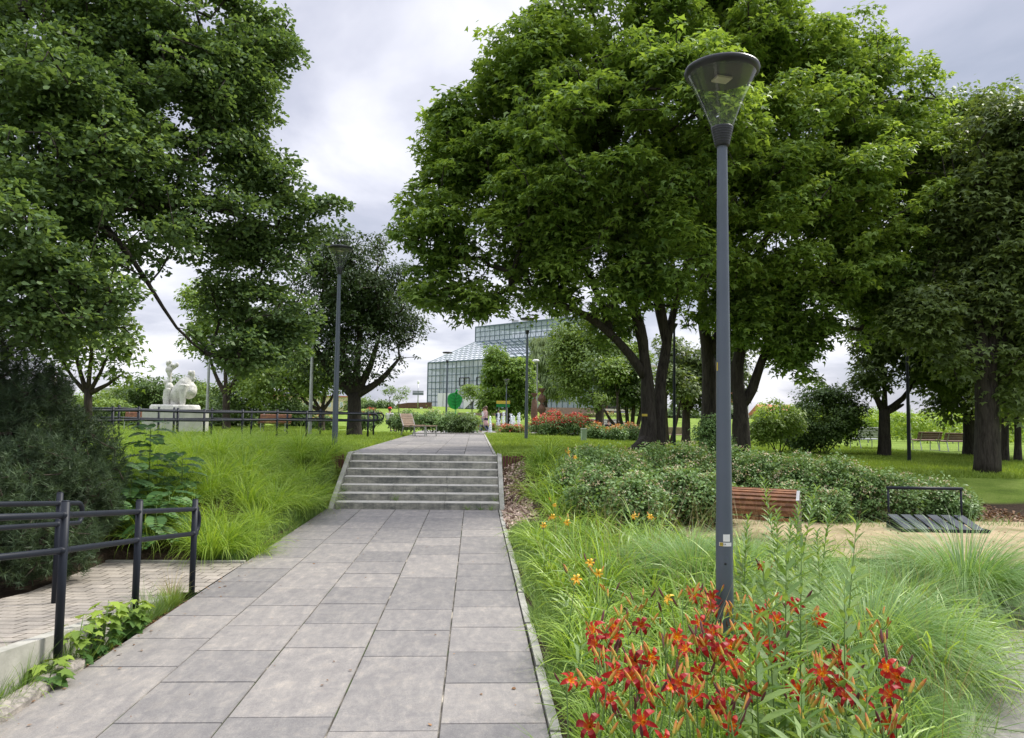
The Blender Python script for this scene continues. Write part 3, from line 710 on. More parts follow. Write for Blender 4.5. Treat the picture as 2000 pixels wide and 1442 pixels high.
yt = curved_patch(.014, .055, 2.02, -1.12, .0460).build('sticker', M['yellow'], lamp0); yt['label'] = 'narrow yellow sticker high on the pole'

def simple_pole(name, label, cat, px, Y_, h, r, mat, head=None, group=None):
    p_ = gp(px, Y_); t = thing(name, label, cat, p_, 0, group)
    mb = MB(); mb.lathe([(r*1.2, 0), (r*1.1, h*.3), (r*.8, h)], 12); mb.build('pole', mat, t, True)
    if head: head(t, h)
    return t
def globe_head(t, h):
    mb = MB(); mb.ell((-.12, 0, h), (.30, .20, .14), 12); mb.build('lamp_head', M['white'], t, True)
simple_pole('street_lamp', 'pale lamp post with white rounded head beside the wooden sculptures', 'street lamp', 1048, 62, 5.9, .055, M['galv'], globe_head)
def small_head(t, h):
    mb = MB(); mb.lathe([(.03, h-.1), (.05, h), (.12, h+.12), (.13, h+.16), (0, h+.2)], 12); mb.build('lamp_head', M['black'], t, True)
simple_pole('lamp_post', 'thin grey lamp post under the trees before the right benches', 'lamp post', 1776, 21, 3.9, .045, M['steel'], small_head)
simple_pole('lamp_post', 'thin dark post between the two big maple trunks', 'lamp post', 1317, 24, 3.9, .045, M['steel'], small_head)
simple_pole('lamp_post', 'grey post left of the leaning dark tree behind the left railing', 'lamp post', 605, 26, 4.1, .055, M['galv'], small_head)
simple_pole('lamp_post', 'blue grey post right of the white statue in the shrubs', 'lamp post', 403, 33, 4.0, .06, M['galv'], small_head)

# ------------------------------------------------------------------ handrails
def railing(name, label, posts, H0, tops, r_post, r_rail, loops=(True, True), loop_drop=.155, low=.30, side=0.0, rail_off=.05, ext=.12):
    """posts: ground points; two rails with rounded loop ends"""
    t = thing(name, label, 'railing', posts[0]); o0 = Vector(posts[0])
    P = [Vector(p)-o0 for p in posts]
    for p_ in P:
        mb = MB(); mb.tube([p_+Vector((0, 0, -.12)), p_+Vector((0, 0, H0))], r_post, 16)
        mb.tube([p_+Vector((0, 0, H0)), p_+Vector((0, 0, H0+.006))], r_post*.9, 16)
        mb.build('post', M['steel'], t, True)
    def dirn(i): return (P[min(i+1, len(P)-1)]-P[max(i-1, 0)]).normalized()
    zt, zl = H0-.085, H0-.085-low
    offs = [Vector((dirn(i).y, -dirn(i).x, 0)).normalized()*side for i in range(len(P))]
    top = [P[i]+offs[i]+Vector((0, 0, zt)) for i in range(len(P))]; bot = [P[i]+offs[i]+Vector((0, 0, zl)) for i in range(len(P))]
    d0, d1 = (P[0]-P[1]).normalized(), (P[-1]-P[-2]).normalized()
    pts = list(bot); 
    def loop(a_, b_, d):
        m = (a_+b_)/2; rr = (b_-a_).length/2; out = []
        ex = d*ext
        for k in range(9):
            an = math.pi*k/8; out.append(m+ex+(a_-m)*math.cos(an)+d*rr*math.sin(an)*.8)
        return out
    path = []
    if loops[0]: path += loop(top[0], bot[0], d0)
    path += bot
    if loops[1]: path += loop(bot[-1], top[-1], d1)
    tops_ = top[::-1]; path += tops_
    if loops[0]: path.append(loop(top[0], bot[0], d0)[0])
    mb = MB(); mb.tube(path, r_rail, 12); mb.build('handrail', M['steel'], t, True)
    for i in range(len(P)):
        for q in (top[i], bot[i]):
            mb = MB(); mb.tube([q-dirn(i)*.045, q+dirn(i)*.045], r_rail*1.18, 12); mb.build('rail_sleeve', M['steel'], t, True)
    return t
def uz(px, py_top, py_base, Y_):
    p_ = at(px, py_base, Y_); return p_
posts = [(-3.05, 2.6, rampz(2.6)), (-3.02, 3.7, rampz(3.7)), (-2.985, 4.93, rampz(4.93)), (-2.96, 6.25, rampz(6.25)), (-2.72, 7.05, rampz(7.0))]
posts = []
for px, py, Y_ in ((-420, 1560, 3.2), (116, 1221, 4.85), (264, 1175, 5.97), (375, 1143, 6.94)):
    p_ = at(px, py, Y_); posts.append(Vector(((-2.76 if Y_ < 4 else p_.x), Y_, rampz(Y_))))
railing('railing', 'near dark grey two bar handrail on the ramp kerb beside the walk', posts, .845, None, .026, .020, (False, True), ext=.0, side=.0, low=.22)
posts = [Vector((-3.42, 2.4, rampz(2.4))), Vector((-3.42, 6.35, rampz(6.35)))]
railing('railing', 'second dark handrail ending in a loop before the pine shrub', posts, .90, None, .025, .020, (False, True), ext=.30, low=.17)
fr = [gp(120, 15.5), gp(217, 16.6), gp(268, 17.6), gp(345, 18.8), gp(397, 20.2), gp(472, 21.4), gp(540, 22.4), gp(598, 23.2), gp(655, 23.8), gp(718, 24.2)]
railing('railing', 'long black railing in front of the white statue on the upper lawn', fr, .88, None, .032, .030, (False, True), ext=.22, low=.22)
bk = [gp(150, 19.0), gp(230, 19.9), gp(308, 20.9), gp(338, 21.6), gp(412, 22.8), gp(490, 23.8), gp(560, 24.7), gp(625, 25.4), gp(679, 25.9), gp(729, 26.2)]
railing('railing', 'rear black railing running behind the long front one', bk, .92, None, .030, .028, (False, True), ext=.25, low=.24)

# ------------------------------------------------------------------ benches
def slat_surface(mb, prof, width, sl=.055, gap=.012, th=.028, mi=0):
    """slats laid along a 2D profile (y,z)"""
    L_ = [0]
    for i in range(len(prof)-1): L_.append(L_[-1]+math.dist(prof[i], prof[i+1]))
    s = sl/2
    while s < L_[-1]:
        for i in range(len(prof)-1):
            if L_[i] <= s <= L_[i+1]:
                f = (s-L_[i])/(L_[i+1]-L_[i]); y = prof[i][0]+(prof[i+1][0]-prof[i][0])*f; z = prof[i][1]+(prof[i+1][1]-prof[i][1])*f
                an = math.atan2(prof[i+1][1]-prof[i][1], prof[i+1][0]-prof[i][0])
                mb.box((0, y, z), (width, sl, th), M=Matrix.Rotation(an, 3, 'X'), mi=mi); break
        s += sl+gap
def bench(name, label, loc, rz, width=1.8, mat='wood', foot=False, group=None, backh=.42):
    t = thing(name, label, 'bench', loc, rz, group)
    mb = MB(); slat_surface(mb, [(-.26, .44), (-.05, .41), (.16, .40), (.20, .41)], width); mb.build('seat', M[mat], t)
    mb = MB(); slat_surface(mb, [(.22, .46), (.30, .70), (.36, .46+backh)], width); mb.build('backrest', M[mat], t)
    for s_ in (-1, 1):
        x = s_*(width/2-.14); mb = MB()
        for a_, b_ in (((x, -.25, 0), (x, -.25, .41)), ((x, -.25, .41), (x, .2, .375)), ((x, .2, .375), (x, .34, .45+backh)), ((x, .2, .375), (x, .30, 0)), ((x, -.27, .012), (x, .32, .012))):
            a_, b_ = Vector(a_), Vector(b_); mid = (a_+b_)/2; d = b_-a_
            mb.box(mid, (.03, d.length, .022), M=d.to_track_quat('Y', 'Z').to_matrix())
        mb.build('frame', M['galv'], t)
    return t
# bench by lower right bed, seen from behind: seat faces away to the upper left
bb_ = gp(1484, 9.45)
t = thing('slatted_bench', 'brown slatted wave shaped bench with bright steel leg right behind the near lamp', 'bench', (bb_.x, 9.45, H(bb_.x, 9.45)+.02), R(-26)); t.scale = (.84, .82, .86)
mb = MB(); slat_surface(mb, [(.80, .46), (.58, .43), (.36, .55), (.22, .74), (.06, .84), (-.10, .85)], 1.08, .050, .020); mb.build('seat', M['wood'], t)
mb = MB(); slat_surface(mb, [(-.13, .845), (-.26, .80), (-.36, .70), (-.40, .58), (-.38, .44)], 1.08, .040, .034); mb.build('backrest', M['wood'], t)
for s_ in (-1, 1):
    x = s_*.56; mb = MB()
    for a_, b_ in (((x, -.38, .62), (x, -.20, .28)), ((x, -.20, .28), (x, -.02, 0)), ((x, -.36, .72), (x, -.1, .835)), ((x, .0, .83), (x, .55, .42)), ((x, .50, .42), (x, .60, 0)), ((x, -.08, .012), (x, .62, .012))):
        a_, b_ = Vector(a_), Vector(b_); d = b_-a_; mb.box((a_+b_)/2, (.045, d.length, .03), M=d.to_track_quat('Y', 'Z').to_matrix())
    mb.build('frame', M['galv'], t)
bench('park_bench', 'left one of two brown benches on the right lawn under dark trees', gp(1808, 29.5), R(184), 1.05, 'brownwood', backh=.30)
bench('park_bench', 'right one of two brown benches on the right lawn, half in shade', gp(1862, 29.3), R(182), 1.1, 'brownwood', backh=.30)
bench('park_bench', 'reddish slatted bench left of the white statue pedestal', gp(288, 31), R(8), 1.9, 'wood', backh=.34)
bench('park_bench', 'long reddish slatted bench behind the rear railing', gp(535, 29.5), R(4), 1.2, 'wood', backh=.32)
bench('park_bench', 'light bench on the terrace left of the sitting couple', gp(1102, 88), R(175), 2.4, 'greywood')
bench('park_bench', 'grey bench half hidden at the vineyard edge', gp(1692, 30), R(200), 1.5, 'galv')
bench('park_bench', 'dark bench carrying the sitting couple', gp(1206, 47.4), R(185), 3.0, 'brownwood', backh=.3)
bench('park_bench', 'grey bench under trees between the big maple trunks', gp(1312, 46), R(190), 2.2, 'greywood')
# armchair with footrest
t = thing('park_chair', 'weathered slatted park chair with raised footrest by the walk edge', 'chair', gp(806, 27.6), R(55))
mb = MB(); slat_surface(mb, [(-.28, .47), (-.02, .40), (.18, .43)], .72); mb.build('seat', M['greywood'], t)
mb = MB(); slat_surface(mb, [(.20, .46), (.30, .72), (.38, .92)], .72); mb.build('backrest', M['greywood'], t)
mb = MB(); slat_surface(mb, [(-.86, .46), (-.60, .44), (-.40, .44)], .72); mb.build('footrest', M['greywood'], t)
for s_ in (-1, 1):
    x = s_*.33; mb = MB()
    for a_, b_ in (((x, .18, .42), (x, .30, 0)), ((x, .18, .42), (x, .37, .90)), ((x, -.34, .43), (x, -.40, 0)), ((x, -.38, .43), (x, .2, .41)), ((x, -.40, .015), (x, -.84, .015)), ((x, -.84, .43), (x, -.84, .015)), ((x, -.84, .43), (x, -.38, .43))):
        a_, b_ = Vector(a_), Vector(b_); d = b_-a_; mb.box((a_+b_)/2, (.035, d.length, .025), M=d.to_track_quat('Y', 'Z').to_matrix())
    mb.build('frame', M['galv'], t)
# bike rack
t = thing('bicycle_rack', 'dark metal bicycle rack with sloping slotted plates and top bar', 'bike rack', (gp(1816, 10.75).x, 10.75, H(6.8, 10.75)+.045), R(-4))
mb = MB(); mb.tube([(-.54, .12, .02), (-.54, .12, .58)], .016, 10); mb.build('upright', M['steel'], t, True); mb = MB(); mb.tube([(.54, .12, .02), (.54, .12, .58)], .016, 10); mb.build('upright', M['steel'], t, True)
mb = MB(); mb.tube([(-.56, .12, .59), (.56, .12, .59)], .024, 14); mb.build('top_bar', M['steel'], t, True)
for i in range(6):
    x = -.50+i*.196; mb = MB()
    V_ = [(x-.070, .10, .20), (x+.070, .10, .20), (x+.145, -.30, .045), (x-.010, -.30, .045)]
    V_ = [(a_, b_, c_) for a_, b_, c_ in V_]+[(a_, b_, c_-.015) for a_, b_, c_ in V_]
    mb.add(V_, [[3, 2, 1, 0], [4, 5, 6, 7], [0, 1, 5, 4], [1, 2, 6, 5], [2, 3, 7, 6], [3, 0, 4, 7]]); mb.build('wheel_plate', M['rack'], t)
mb = MB(); mb.box((0.06, -.31, .02), (1.26, .02, .05)); mb.box((0, .12, .05), (1.14, .03, .10)); mb.box((-.57, -.1, .03), (.02, .44, .03)); mb.box((.69, -.1, .03), (.02, .44, .03)); mb.build('base_frame', M['steel'], t)

# ------------------------------------------------------------------ statue
def remeshed(name, mb, mat, parent, voxel=.035, smooth_it=4, loc=None):
    me = mb.mesh(name, mat, True); o_ = obj(name, me)
    md = o_.modifiers.new('r', 'REMESH'); md.mode = 'VOXEL'; md.voxel_size = voxel
    m2 = o_.modifiers.new('s', 'SMOOTH'); m2.iterations = smooth_it; m2.factor = .5
    dg = bpy.context.evaluated_depsgraph_get(); me2 = bpy.data.meshes.new_from_object(o_.evaluated_get(dg)); bpy.data.objects.remove(o_)
    me2.name = name; me2.polygons.foreach_set('use_smooth', np.ones(len(me2.polygons), dtype=bool))
    if not me2.materials: me2.materials.append(mat)
    o2 = obj(name, me2, parent)
    return o2
b_ = gp(340, 28.5); 
ped = thing('pedestal', 'pale octagonal stone pedestal with oval plinth behind the railing', 'pedestal', b_)
mb = MB(); V_ = []
for z in (-.1, .90):
    for x, y in ((-1.12, -.2), (-.15, -.62), (.6, -.58), (1.12, -.25), (1.12, .4), (.4, .8), (-.5, .8), (-1.12, .4)): V_.append((x, y, z))
mb.add(V_, [[i, (i+1) % 8, 8+(i+1) % 8, 8+i] for i in range(8)]+[[8+i for i in range(8)]]); mb.build('block', M['stone2'], ped)
mb = MB(); mb.lathe([(.97, .90), (.96, 1.0), (.90, 1.065), (.0, 1.08)], 40); bo = mb.build('plinth', M['stone'], ped, True); bo.scale = (.95, .58, 1)
st = thing('stone_sculpture', 'white stone sculpture of a figure with raised arms beside a massive seated form', 'statue', b_+Vector((0, 0, 1.07)))
U = 1/399.0
def zp(x, z, y=0): return Vector(((x-715)*U, y, (858-z)*U))
mb = MB()
mb.ell(zp(560, 235), (.085, .10, .115), 14); mb.ell(zp(600, 215), (.06, .08, .08), 10); mb.tube([zp(575, 270), zp(580, 300)], .055, 10)
mb.ell(zp(582, 335), (.15, .13, .15), 14); mb.tube([zp(560, 300), zp(640, 262), zp(735, 280)], [.07, .06, .045], 10); mb.tube([zp(610, 320, .1), zp(680, 290, .05), zp(740, 250)], [.07, .055, .045], 10)
mb.ell(zp(715, 255), (.08, .07, .09), 10)
mb.tube([zp(590, 380), zp(603, 450), zp(602, 510)], [.11, .07, .085], 12)
mb.ell(zp(545, 525), (.13, .13, .12), 12); mb.ell(zp(600, 590), (.17, .17, .17), 14); mb.ell(zp(640, 600), (.11, .12, .10), 12)
mb.tube([zp(560, 640), zp(540, 760), zp(545, 868)], [.13, .11, .085], 12); mb.tube([zp(600, 620, -.1), zp(598, 740, -.12), zp(600, 868, -.12)], [.12, .085, .075], 12)
remeshed('figure', mb, M['stone'], st, .022, 2).scale = (.86, .9, 1)
mb = MB()
mb.tube([zp(630, 760, .05), zp(720, 730, .05), zp(800, 640, .05), zp(870, 520, .05), zp(890, 420, .05)], [.16, .30, .33, .28, .10], 18)
mb.ell(zp(905, 640, .05), (.28, .30, .33), 16); mb.ell(zp(940, 655, 0), (.20, .26, .22), 16)
mb.tube([zp(870, 560, -.2), zp(862, 700, -.24), zp(855, 868, -.24)], [.17, .14, .09], 14)
mb.tube([zp(680, 760, .1), zp(700, 868, .1)], [.2, .22], 14); mb.ell(zp(720, 800, .1), (.25, .22, .16), 14)
mb.ell(zp(912, 375, .05), (.095, .11, .10), 12); mb.ell(zp(955, 395, .05), (.07, .08, .16), 12); mb.tube([zp(950, 430, .05), zp(975, 480, .05)], .06, 10)
remeshed('seated_form', mb, M['stone'], st, .025, 2)

# ------------------------------------------------------------------ green leaf sculpture, signs, wooden columns
t = thing('leaf_sculpture', 'big bright green leaf shaped panel with raised veins on the lawn', 'sculpture', gp(889, 66), R(12))
oz = zat(889, 800, 66)-t.location.z; sc_ = 66/FPX*1.0
outline = [(0, -17), (-9, -14), (-15, -6), (-16.5, 3), (-15, 10), (-10, 15), (-5, 15), (-2, 16.5), (2, 16.5), (5, 13.5), (9, 10.5), (12.5, 6), (12, -2), (8, -10), (3, -15)]
mb = MB(); n = len(outline); cz = oz+16.5*sc_
mb.add([(x*sc_, -.14, cz+z*sc_) for x, z in outline]+[(x*sc_, .14, cz+z*sc_) for x, z in outline], [list(range(n)), list(range(2*n-1, n-1, -1))]+[[i, i+n, (i+1) % n+n, (i+1) % n] for i in range(n)])
mb.build('leaf_blade', M['green'], t)
mb = MB(); q = lambda x, z: Vector((x*sc_, -.16, cz+z*sc_))
mb.tube([q(-1, -15), q(-2, 0), q(0, 15)], .035, 6)
for s_ in (-1, 1):
    for z in (-9, -3, 3, 9): mb.tube([q(-1.4, z), q(-1.4+s_*(10-abs(z)*.35), z+4.5)], .022, 6)
M['dgreen'] = plain('dark_green_vein', (.008, .18, .04), (.006, .14, .03), 3, .4)
mb.build('veins', M['dgreen'], t, True)
mb = MB(); mb.tube([q(0, 15.5), q(1, 19), q(2.0, 22)], [.10, .08, .10], 8); mb.build('stalk', M['green'], t, True); mb = MB(); mb.tube([q(0, -16), Vector((0, 0, -.05))], .06, 8); mb.build('foot', M['green'], t, True)
t = thing('information_board', 'yellow and green board on posts in front of the round tree', 'sign', gp(982, 62)); z_ = zat(982, 793, 62)-t.location.z
mb = MB(); mb.box((-.35, 0, z_/2), (.06, .06, z_)); mb.box((.35, 0, z_/2), (.06, .06, z_)); mb.build('post', M['galv'], t)
mb = MB(); mb.box((0, -.05, z_+.02), (1.15, .05, .26)); mb.build('lower_panel', M['dgreen'], t)
mb = MB(); mb.box((0, -.05, z_+.30), (1.15, .052, .26)); mb.build('upper_panel', M['yellow'], t)
t = thing('direction_sign', 'grey direction board on a tall mast left of the glass building', 'sign', gp(816, 95)); z_ = zat(816, 770, 95)-t.location.z
mb = MB(); mb.tube([(0, 0, 0), (0, 0, z_+1.5)], .06, 8); mb.build('mast', M['galv'], t, True)
mb = MB(); mb.box((0, -.1, z_+.35), (1.4, .06, .14)); mb.box((0, -.1, z_+.05), (1.4, .06, .36)); mb.build('board', M['grayc'], t)
mb = MB(); mb.ell((0, 0, z_+1.5), (.14, .14, .25), 8); mb.build('lamp_head', M['white'], t)
t = thing('timber_ramp', 'low brown timber wall shape with sloping left edge near the glass building', 'timber structure', gp(820, 100), R(4))
zt = zat(830, 786, 100)-t.location.z
mb = MB(); pf = [(-3.1, -.2), (-3.1, .5), (-1.6, zt-.1), (1.6, zt), (1.6, -.2)]
mb.add([(x, -.6, z) for x, z in pf]+[(x, 1.2, z) for x, z in pf], [[0, 4, 3, 2, 1], [5, 6, 7, 8, 9]]+[[i, i+1, i+6, i+5] for i in range(4)]); mb.build('timber_wall', M['brownwood'], t)
mb = MB(); mb.box((.2, -.63, zt-.8), (.35, .03, .25)); mb.build('plate', M['white'], t)
def wcol(label, px, Y_, ptop, prof):
    b_ = gp(px, Y_); h = zat(px, ptop, Y_)-b_.z; t = thing('carved_column', label, 'wooden sculpture', b_)
    mb = MB(); mb.lathe([(.24+(r-.24)*2.2, z*h) for r, z in prof], 20, cap=True); mb.build('carved_trunk', M['brownwood'], t, True)
wcol('taller carved brown wooden column with bulging knots, right of the pale lamp', 1057.5, 60, 759, [(.26, 0), (.24, .3), (.20, .42), (.30, .52), (.25, .60), (.17, .66), (.29, .74), (.26, .82), (.16, .88), (.22, .95), (.30, 1.0)])
wcol('shorter carved brown wooden column, left of the pale lamp', 1043, 55, 768, [(.24, 0), (.34, .12), (.22, .24), (.25, .5), (.22, .8), (.15, .88), (.22, .95), (.26, 1.0)])
# small marker box in the red roses
t = thing('marker_box', 'pale green box shaped marker standing before the red roses', 'marker', gp(1140, 23.0))
mb = MB(); mb.bbox((0, 0, 0), (.16, .16, .40), .01); mb.build('box', plain('pale_green_plastic', (.42, .52, .40), (.36, .46, .34), 4, .6), t)
mb = MB(); mb.box((0, 0, .415), (.18, .18, .02)); mb.build('lid', M['white'], t)

# ------------------------------------------------------------------ fountain jets
rg = random.Random(21)
for i, (px, Y_, ht) in enumerate([(912, 47, .93), (918, 49, .85), (925.5, 46, .86), (957, 45, .75), (973, 46, .9), (983, 49, .98), (998, 45, .84), (1003, 47, .8), (1013, 46, .92), (905, 50, .8)]):
    p_ = gp(px, Y_); p_.z = float(pathz(Y_))+.03
    t = thing('fountain_jet', ['white water jet rising from the plaza left of the walking woman', 'white water jet rising from the plaza right of the walking woman'][0 if px < 945 else 1], 'fountain jet', p_, 0, 'water jets of the ground fountain left of the woman' if px < 945 else 'water jets of the ground fountain right of the woman')
    mb = MB(); h = ht*1.45
    mb.tube([(0, 0, 0), (0, 0, h*.5), (0, 0, h*.9)], [.03, .04, .05], 6)
    for q in range(200):
        u_ = rg.random()**.8; a = rg.uniform(0, 6.28); rr = (.03+.09*math.sin(u_*2.6))*rg.random()+.14*(1-u_)**3*rg.random()
        z = h*u_; s_ = rg.uniform(.010, .030)
        mb.ell((rr*math.cos(a), rr*math.sin(a), z), (s_, s_, s_*rg.uniform(1, 2.4)), 4)
    mb.build('water', M['water'], t, True)

# ------------------------------------------------------------------ people
def skin_mesh(name, pts, edges, rad, mat, parent, sub=1, rootv=0):
    me = bpy.data.meshes.new(name); me.from_pydata([tuple(p) for p in pts], edges, [])
    o_ = bpy.data.objects.new(name, me); col.objects.link(o_)
    md = o_.modifiers.new('k', 'SKIN'); md.use_smooth_shade = True
    for i, r in enumerate(rad):
        sv = me.skin_vertices[0].data[i]; sv.radius = (r, r) if not isinstance(r, tuple) else r; sv.use_root = (i == rootv)
    s2 = o_.modifiers.new('s', 'SUBSURF'); s2.levels = sub; s2.render_levels = sub
    dg = bpy.context.evaluated_depsgraph_get(); me2 = bpy.data.meshes.new_from_object(o_.evaluated_get(dg)); bpy.data.objects.remove(o_)
    me2.name = name; me2.materials.clear(); me2.materials.append(mat); me2.polygons.foreach_set('use_smooth', np.ones(len(me2.polygons), dtype=bool))
    return obj(name, me2, parent)
def person(label, loc, rz, J, top, legs, hair, coat=None, hat=None, shoe='black', group=None, sleeves=True):
    """J: joint dict in metres: pelvis chest neck head, shl elbl hal, shr elbr har, hipl knl anl tol ..."""
    t = thing('person', label, 'person', loc, rz, group); g = lambda k: Vector(J[k])
    names = ['pelvis', 'waist', 'chest', 'neck', 'shl', 'ell', 'hal', 'shr', 'elr', 'har', 'hipl', 'knl', 'anl', 'tol', 'hipr', 'knr', 'anr', 'tor', 'headb', 'headm', 'headt']
    J = dict(J); J.setdefault('waist', tuple((g('pelvis')*.5+g('chest')*.5)))
    hb = Vector(J['neck']); hd = (Vector(J['head'])-hb).normalized()
    J['headb'] = tuple(hb+hd*.07); J['headm'] = J['head']; J['headt'] = tuple(Vector(J['head'])+hd*.09)
    ix = {n_: i for i, n_ in enumerate(names)}
    E = [('pelvis', 'waist'), ('waist', 'chest'), ('chest', 'neck'), ('chest', 'shl'), ('shl', 'ell'), ('ell', 'hal'), ('chest', 'shr'), ('shr', 'elr'), ('elr', 'har'), ('pelvis', 'hipl'), ('hipl', 'knl'), ('knl', 'anl'), ('anl', 'tol'), ('pelvis', 'hipr'), ('hipr', 'knr'), ('knr', 'anr'), ('anr', 'tor'), ('neck', 'headb'), ('headb', 'headm'), ('headm', 'headt')]
    Rr = dict(pelvis=.12, waist=.105, chest=.12, neck=.05, shl=.055, ell=.038, hal=.026, shr=.055, elr=.038, har=.026, hipl=.085, knl=.055, anl=.036, tol=.03, hipr=.085, knr=.055, anr=.036, tor=.03, headb=.06, headm=.092, headt=.07)
    body = skin_mesh('body', [J[n_] for n_ in names], [(ix[a_], ix[b_]) for a_, b_ in E], [Rr[n_] for n_ in names], M['skin'], t, 1)
    # fingers: short chains
    def sub(name, ns, es, rr, mat):
        ii_ = {n_: i for i, n_ in enumerate(ns)}; return skin_mesh(name, [J[n_] for n_ in ns], [(ii_[a_], ii_[b_]) for a_, b_ in es], rr, mat, t, 1)
    for sd_ in ('l', 'r'):
        J['cuff'+sd_] = tuple(g_ for g_ in (Vector(J['el'+sd_])*.12+Vector(J['ha'+sd_])*.88)) if sleeves else tuple(Vector(J['sh'+sd_])*.3+Vector(J['el'+sd_])*.7)
        if not sleeves: pass
    tn = ['pelvis', 'waist', 'chest', 'neckc', 'shl', 'shr']; J['neckc'] = tuple(Vector(J['chest'])*.35+Vector(J['neck'])*.65)
    te = [('pelvis', 'waist'), ('waist', 'chest'), ('chest', 'neckc'), ('chest', 'shl'), ('chest', 'shr')]; tr_ = [.135, .125, .14, .06, .07, .07]
    for sd_ in ('l', 'r'):
        if sleeves: tn += ['el'+sd_, 'cuff'+sd_]; te += [('sh'+sd_, 'el'+sd_), ('el'+sd_, 'cuff'+sd_)]; tr_ += [.052, .04]
        else: tn += ['cuff'+sd_]; te += [('sh'+sd_, 'cuff'+sd_)]; tr_ += [.055]
    sub('shirt' if not coat else 'coat', tn, te, tr_, M[top])
    if coat:
        p0 = Vector(J['waist']); mb = MB(); prof = [(.125, p0.z), (.16, p0.z-.18), (.19, p0.z-.42), (.215, coat), (.205, coat)]
        mb.lathe(prof, 18); sk = mb.build('coat_skirt', M[top], t, True); sk.location = (p0.x, p0.y, 0); sk.scale = (1, .8, 1)
    ln = ['pelvis', 'hipl', 'knl', 'ankl', 'hipr', 'knr', 'ankr']
    for sd_ in ('l', 'r'): J['ank'+sd_] = tuple(Vector(J['kn'+sd_])*.12+Vector(J['an'+sd_])*.88)
    sub('trousers', ln, [('pelvis', 'hipl'), ('hipl', 'knl'), ('knl', 'ankl'), ('pelvis', 'hipr'), ('hipr', 'knr'), ('knr', 'ankr')], [.13, .098, .07, .052, .098, .07, .052], M[legs])
    for sd_ in ('l', 'r'):
        mb = MB(); a_, b_ = Vector(J['an'+sd_]), Vector(J['to'+sd_]); d = (b_-a_); an = math.atan2(d.y, d.x)
        mb.ell((a_+b_)/2+Vector((0, 0, -.02)), (.14, .052, .045), 10, M=Matrix.Rotation(an, 3, 'Z')); mb.build('shoe', M[shoe], t, True)
    hd_c = Vector(J['head']); mb = MB(); mb.ell(hd_c+Vector((0, .018, .035)), (.098, .112, .105), 14)
    if hat: mb.build('hair', M[hair], t, True); mb = MB(); mb.ell(hd_c+Vector((0, .01, .085)), (.112, .125, .075), 14); mb.ell(hd_c+Vector((0, -.11, .07)), (.075, .075, .012), 10); mb.build('cap', M[hat], t, True)
    else: mb.ell(hd_c+Vector((0, .06, -.03)), (.075, .06, .09), 10); mb.build('hair', M[hair], t, True)
    mb = MB(); mb.ell(hd_c+Vector((0, -.098, -.01)), (.013, .018, .02), 8); mb.build('nose', M['skin'], t, True)
    mb = MB()
    for s_ in (-1, 1): mb.ell(hd_c+Vector((s_*.032, -.088, .012)), (.010, .006, .007), 8)
    mb.build('eyes', M['black'], t, True)
    for sd_, s_ in (('l', -1), ('r', 1)):
        h0 = Vector(J['ha'+sd_]); d = (h0-Vector(J['el'+sd_])).normalized(); sx_ = d.orthogonal().normalized(); mb = MB()
        mb.ell(h0+d*.04, (.035, .022, .05), 8)
        for q in range(4): mb.tube([h0+d*.07+sx_*(q-1.5)*.016, h0+d*(.12+.01*(1.5-abs(q-1.5)))+sx_*(q-1.5)*.018, h0+d*(.145+.014*(1.5-abs(q-1.5)))+sx_*(q-1.5)*.017+Vector((0, -.012, 0))], [.009, .008, .006], 6)
        mb.tube([h0+d*.02+sx_*.03, h0+d*.06+sx_*.05, h0+d*.09+sx_*.052], [.011, .009, .007], 6); mb.build('hand', M['skin'], t, True)
    return t
stand = dict(pelvis=(0, 0, .93), chest=(0, 0, 1.30), neck=(0, 0, 1.46), head=(0, -.01, 1.60), shl=(-.18, 0, 1.38), ell=(-.22, .02, 1.12), hal=(-.22, -.06, .88), shr=(.18, 0, 1.38), elr=(.22, .02, 1.12), har=(.22, -.06, .88),
             hipl=(-.09, 0, .88), knl=(-.1, -.01, .48), anl=(-.1, .02, .08), tol=(-.11, -.15, .04), hipr=(.09, 0, .88), knr=(.1, -.01, .48), anr=(.1, .02, .08), tor=(.11, -.15, .04))
walk = dict(stand); walk.update(knl=(-.09, -.20, .50), anl=(-.09, -.26, .10), tol=(-.09, -.42, .07), knr=(.09, .02, .48), anr=(.09, .28, .13), tor=(.09, .16, .04), ell=(-.22, .10, 1.14), hal=(-.2, .02, .93), elr=(.22, -.06, 1.13), har=(.16, -.24, 1.05))
sit = dict(pelvis=(0, 0, .52), chest=(0, -.02, .90), neck=(0, -.02, 1.06), head=(0, -.05, 1.20), shl=(-.19, 0, .98), ell=(-.26, -.06, .74), hal=(-.12, -.28, .66), shr=(.19, 0, .98), elr=(.26, -.06, .74), har=(.12, -.28, .66),
           hipl=(-.09, -.05, .52), knl=(-.12, -.45, .50), anl=(-.12, -.42, .08), tol=(-.12, -.58, .04), hipr=(.09, -.05, .52), knr=(.12, -.45, .50), anr=(.12, -.42, .08), tor=(.12, -.58, .04))
def ploc(px, Y_):
    p_ = gp(px, Y_)
    if 31 < Y_ < 58 and -7 < p_.x < 9: p_.z = float(pathz(Y_))+.03
    return p_
person('woman in long pink coat and dark trousers walking by the fountain', ploc(948, 46), R(-75), walk, 'pink', 'navy', 'hair', coat=.52, shoe='whitec')
person('person in white top half hidden behind the woman in pink', ploc(944.5, 49), R(-60), walk, 'whitec', 'grayc', 'hair')
person('person in dark blue clothes standing left of the yellow board', ploc(973, 60), R(30), stand, 'navy', 'navy', 'darkhair')
person('dark clad person in front of the building base', ploc(944, 82), R(20), stand, 'grayc', 'blackc', 'darkhair')
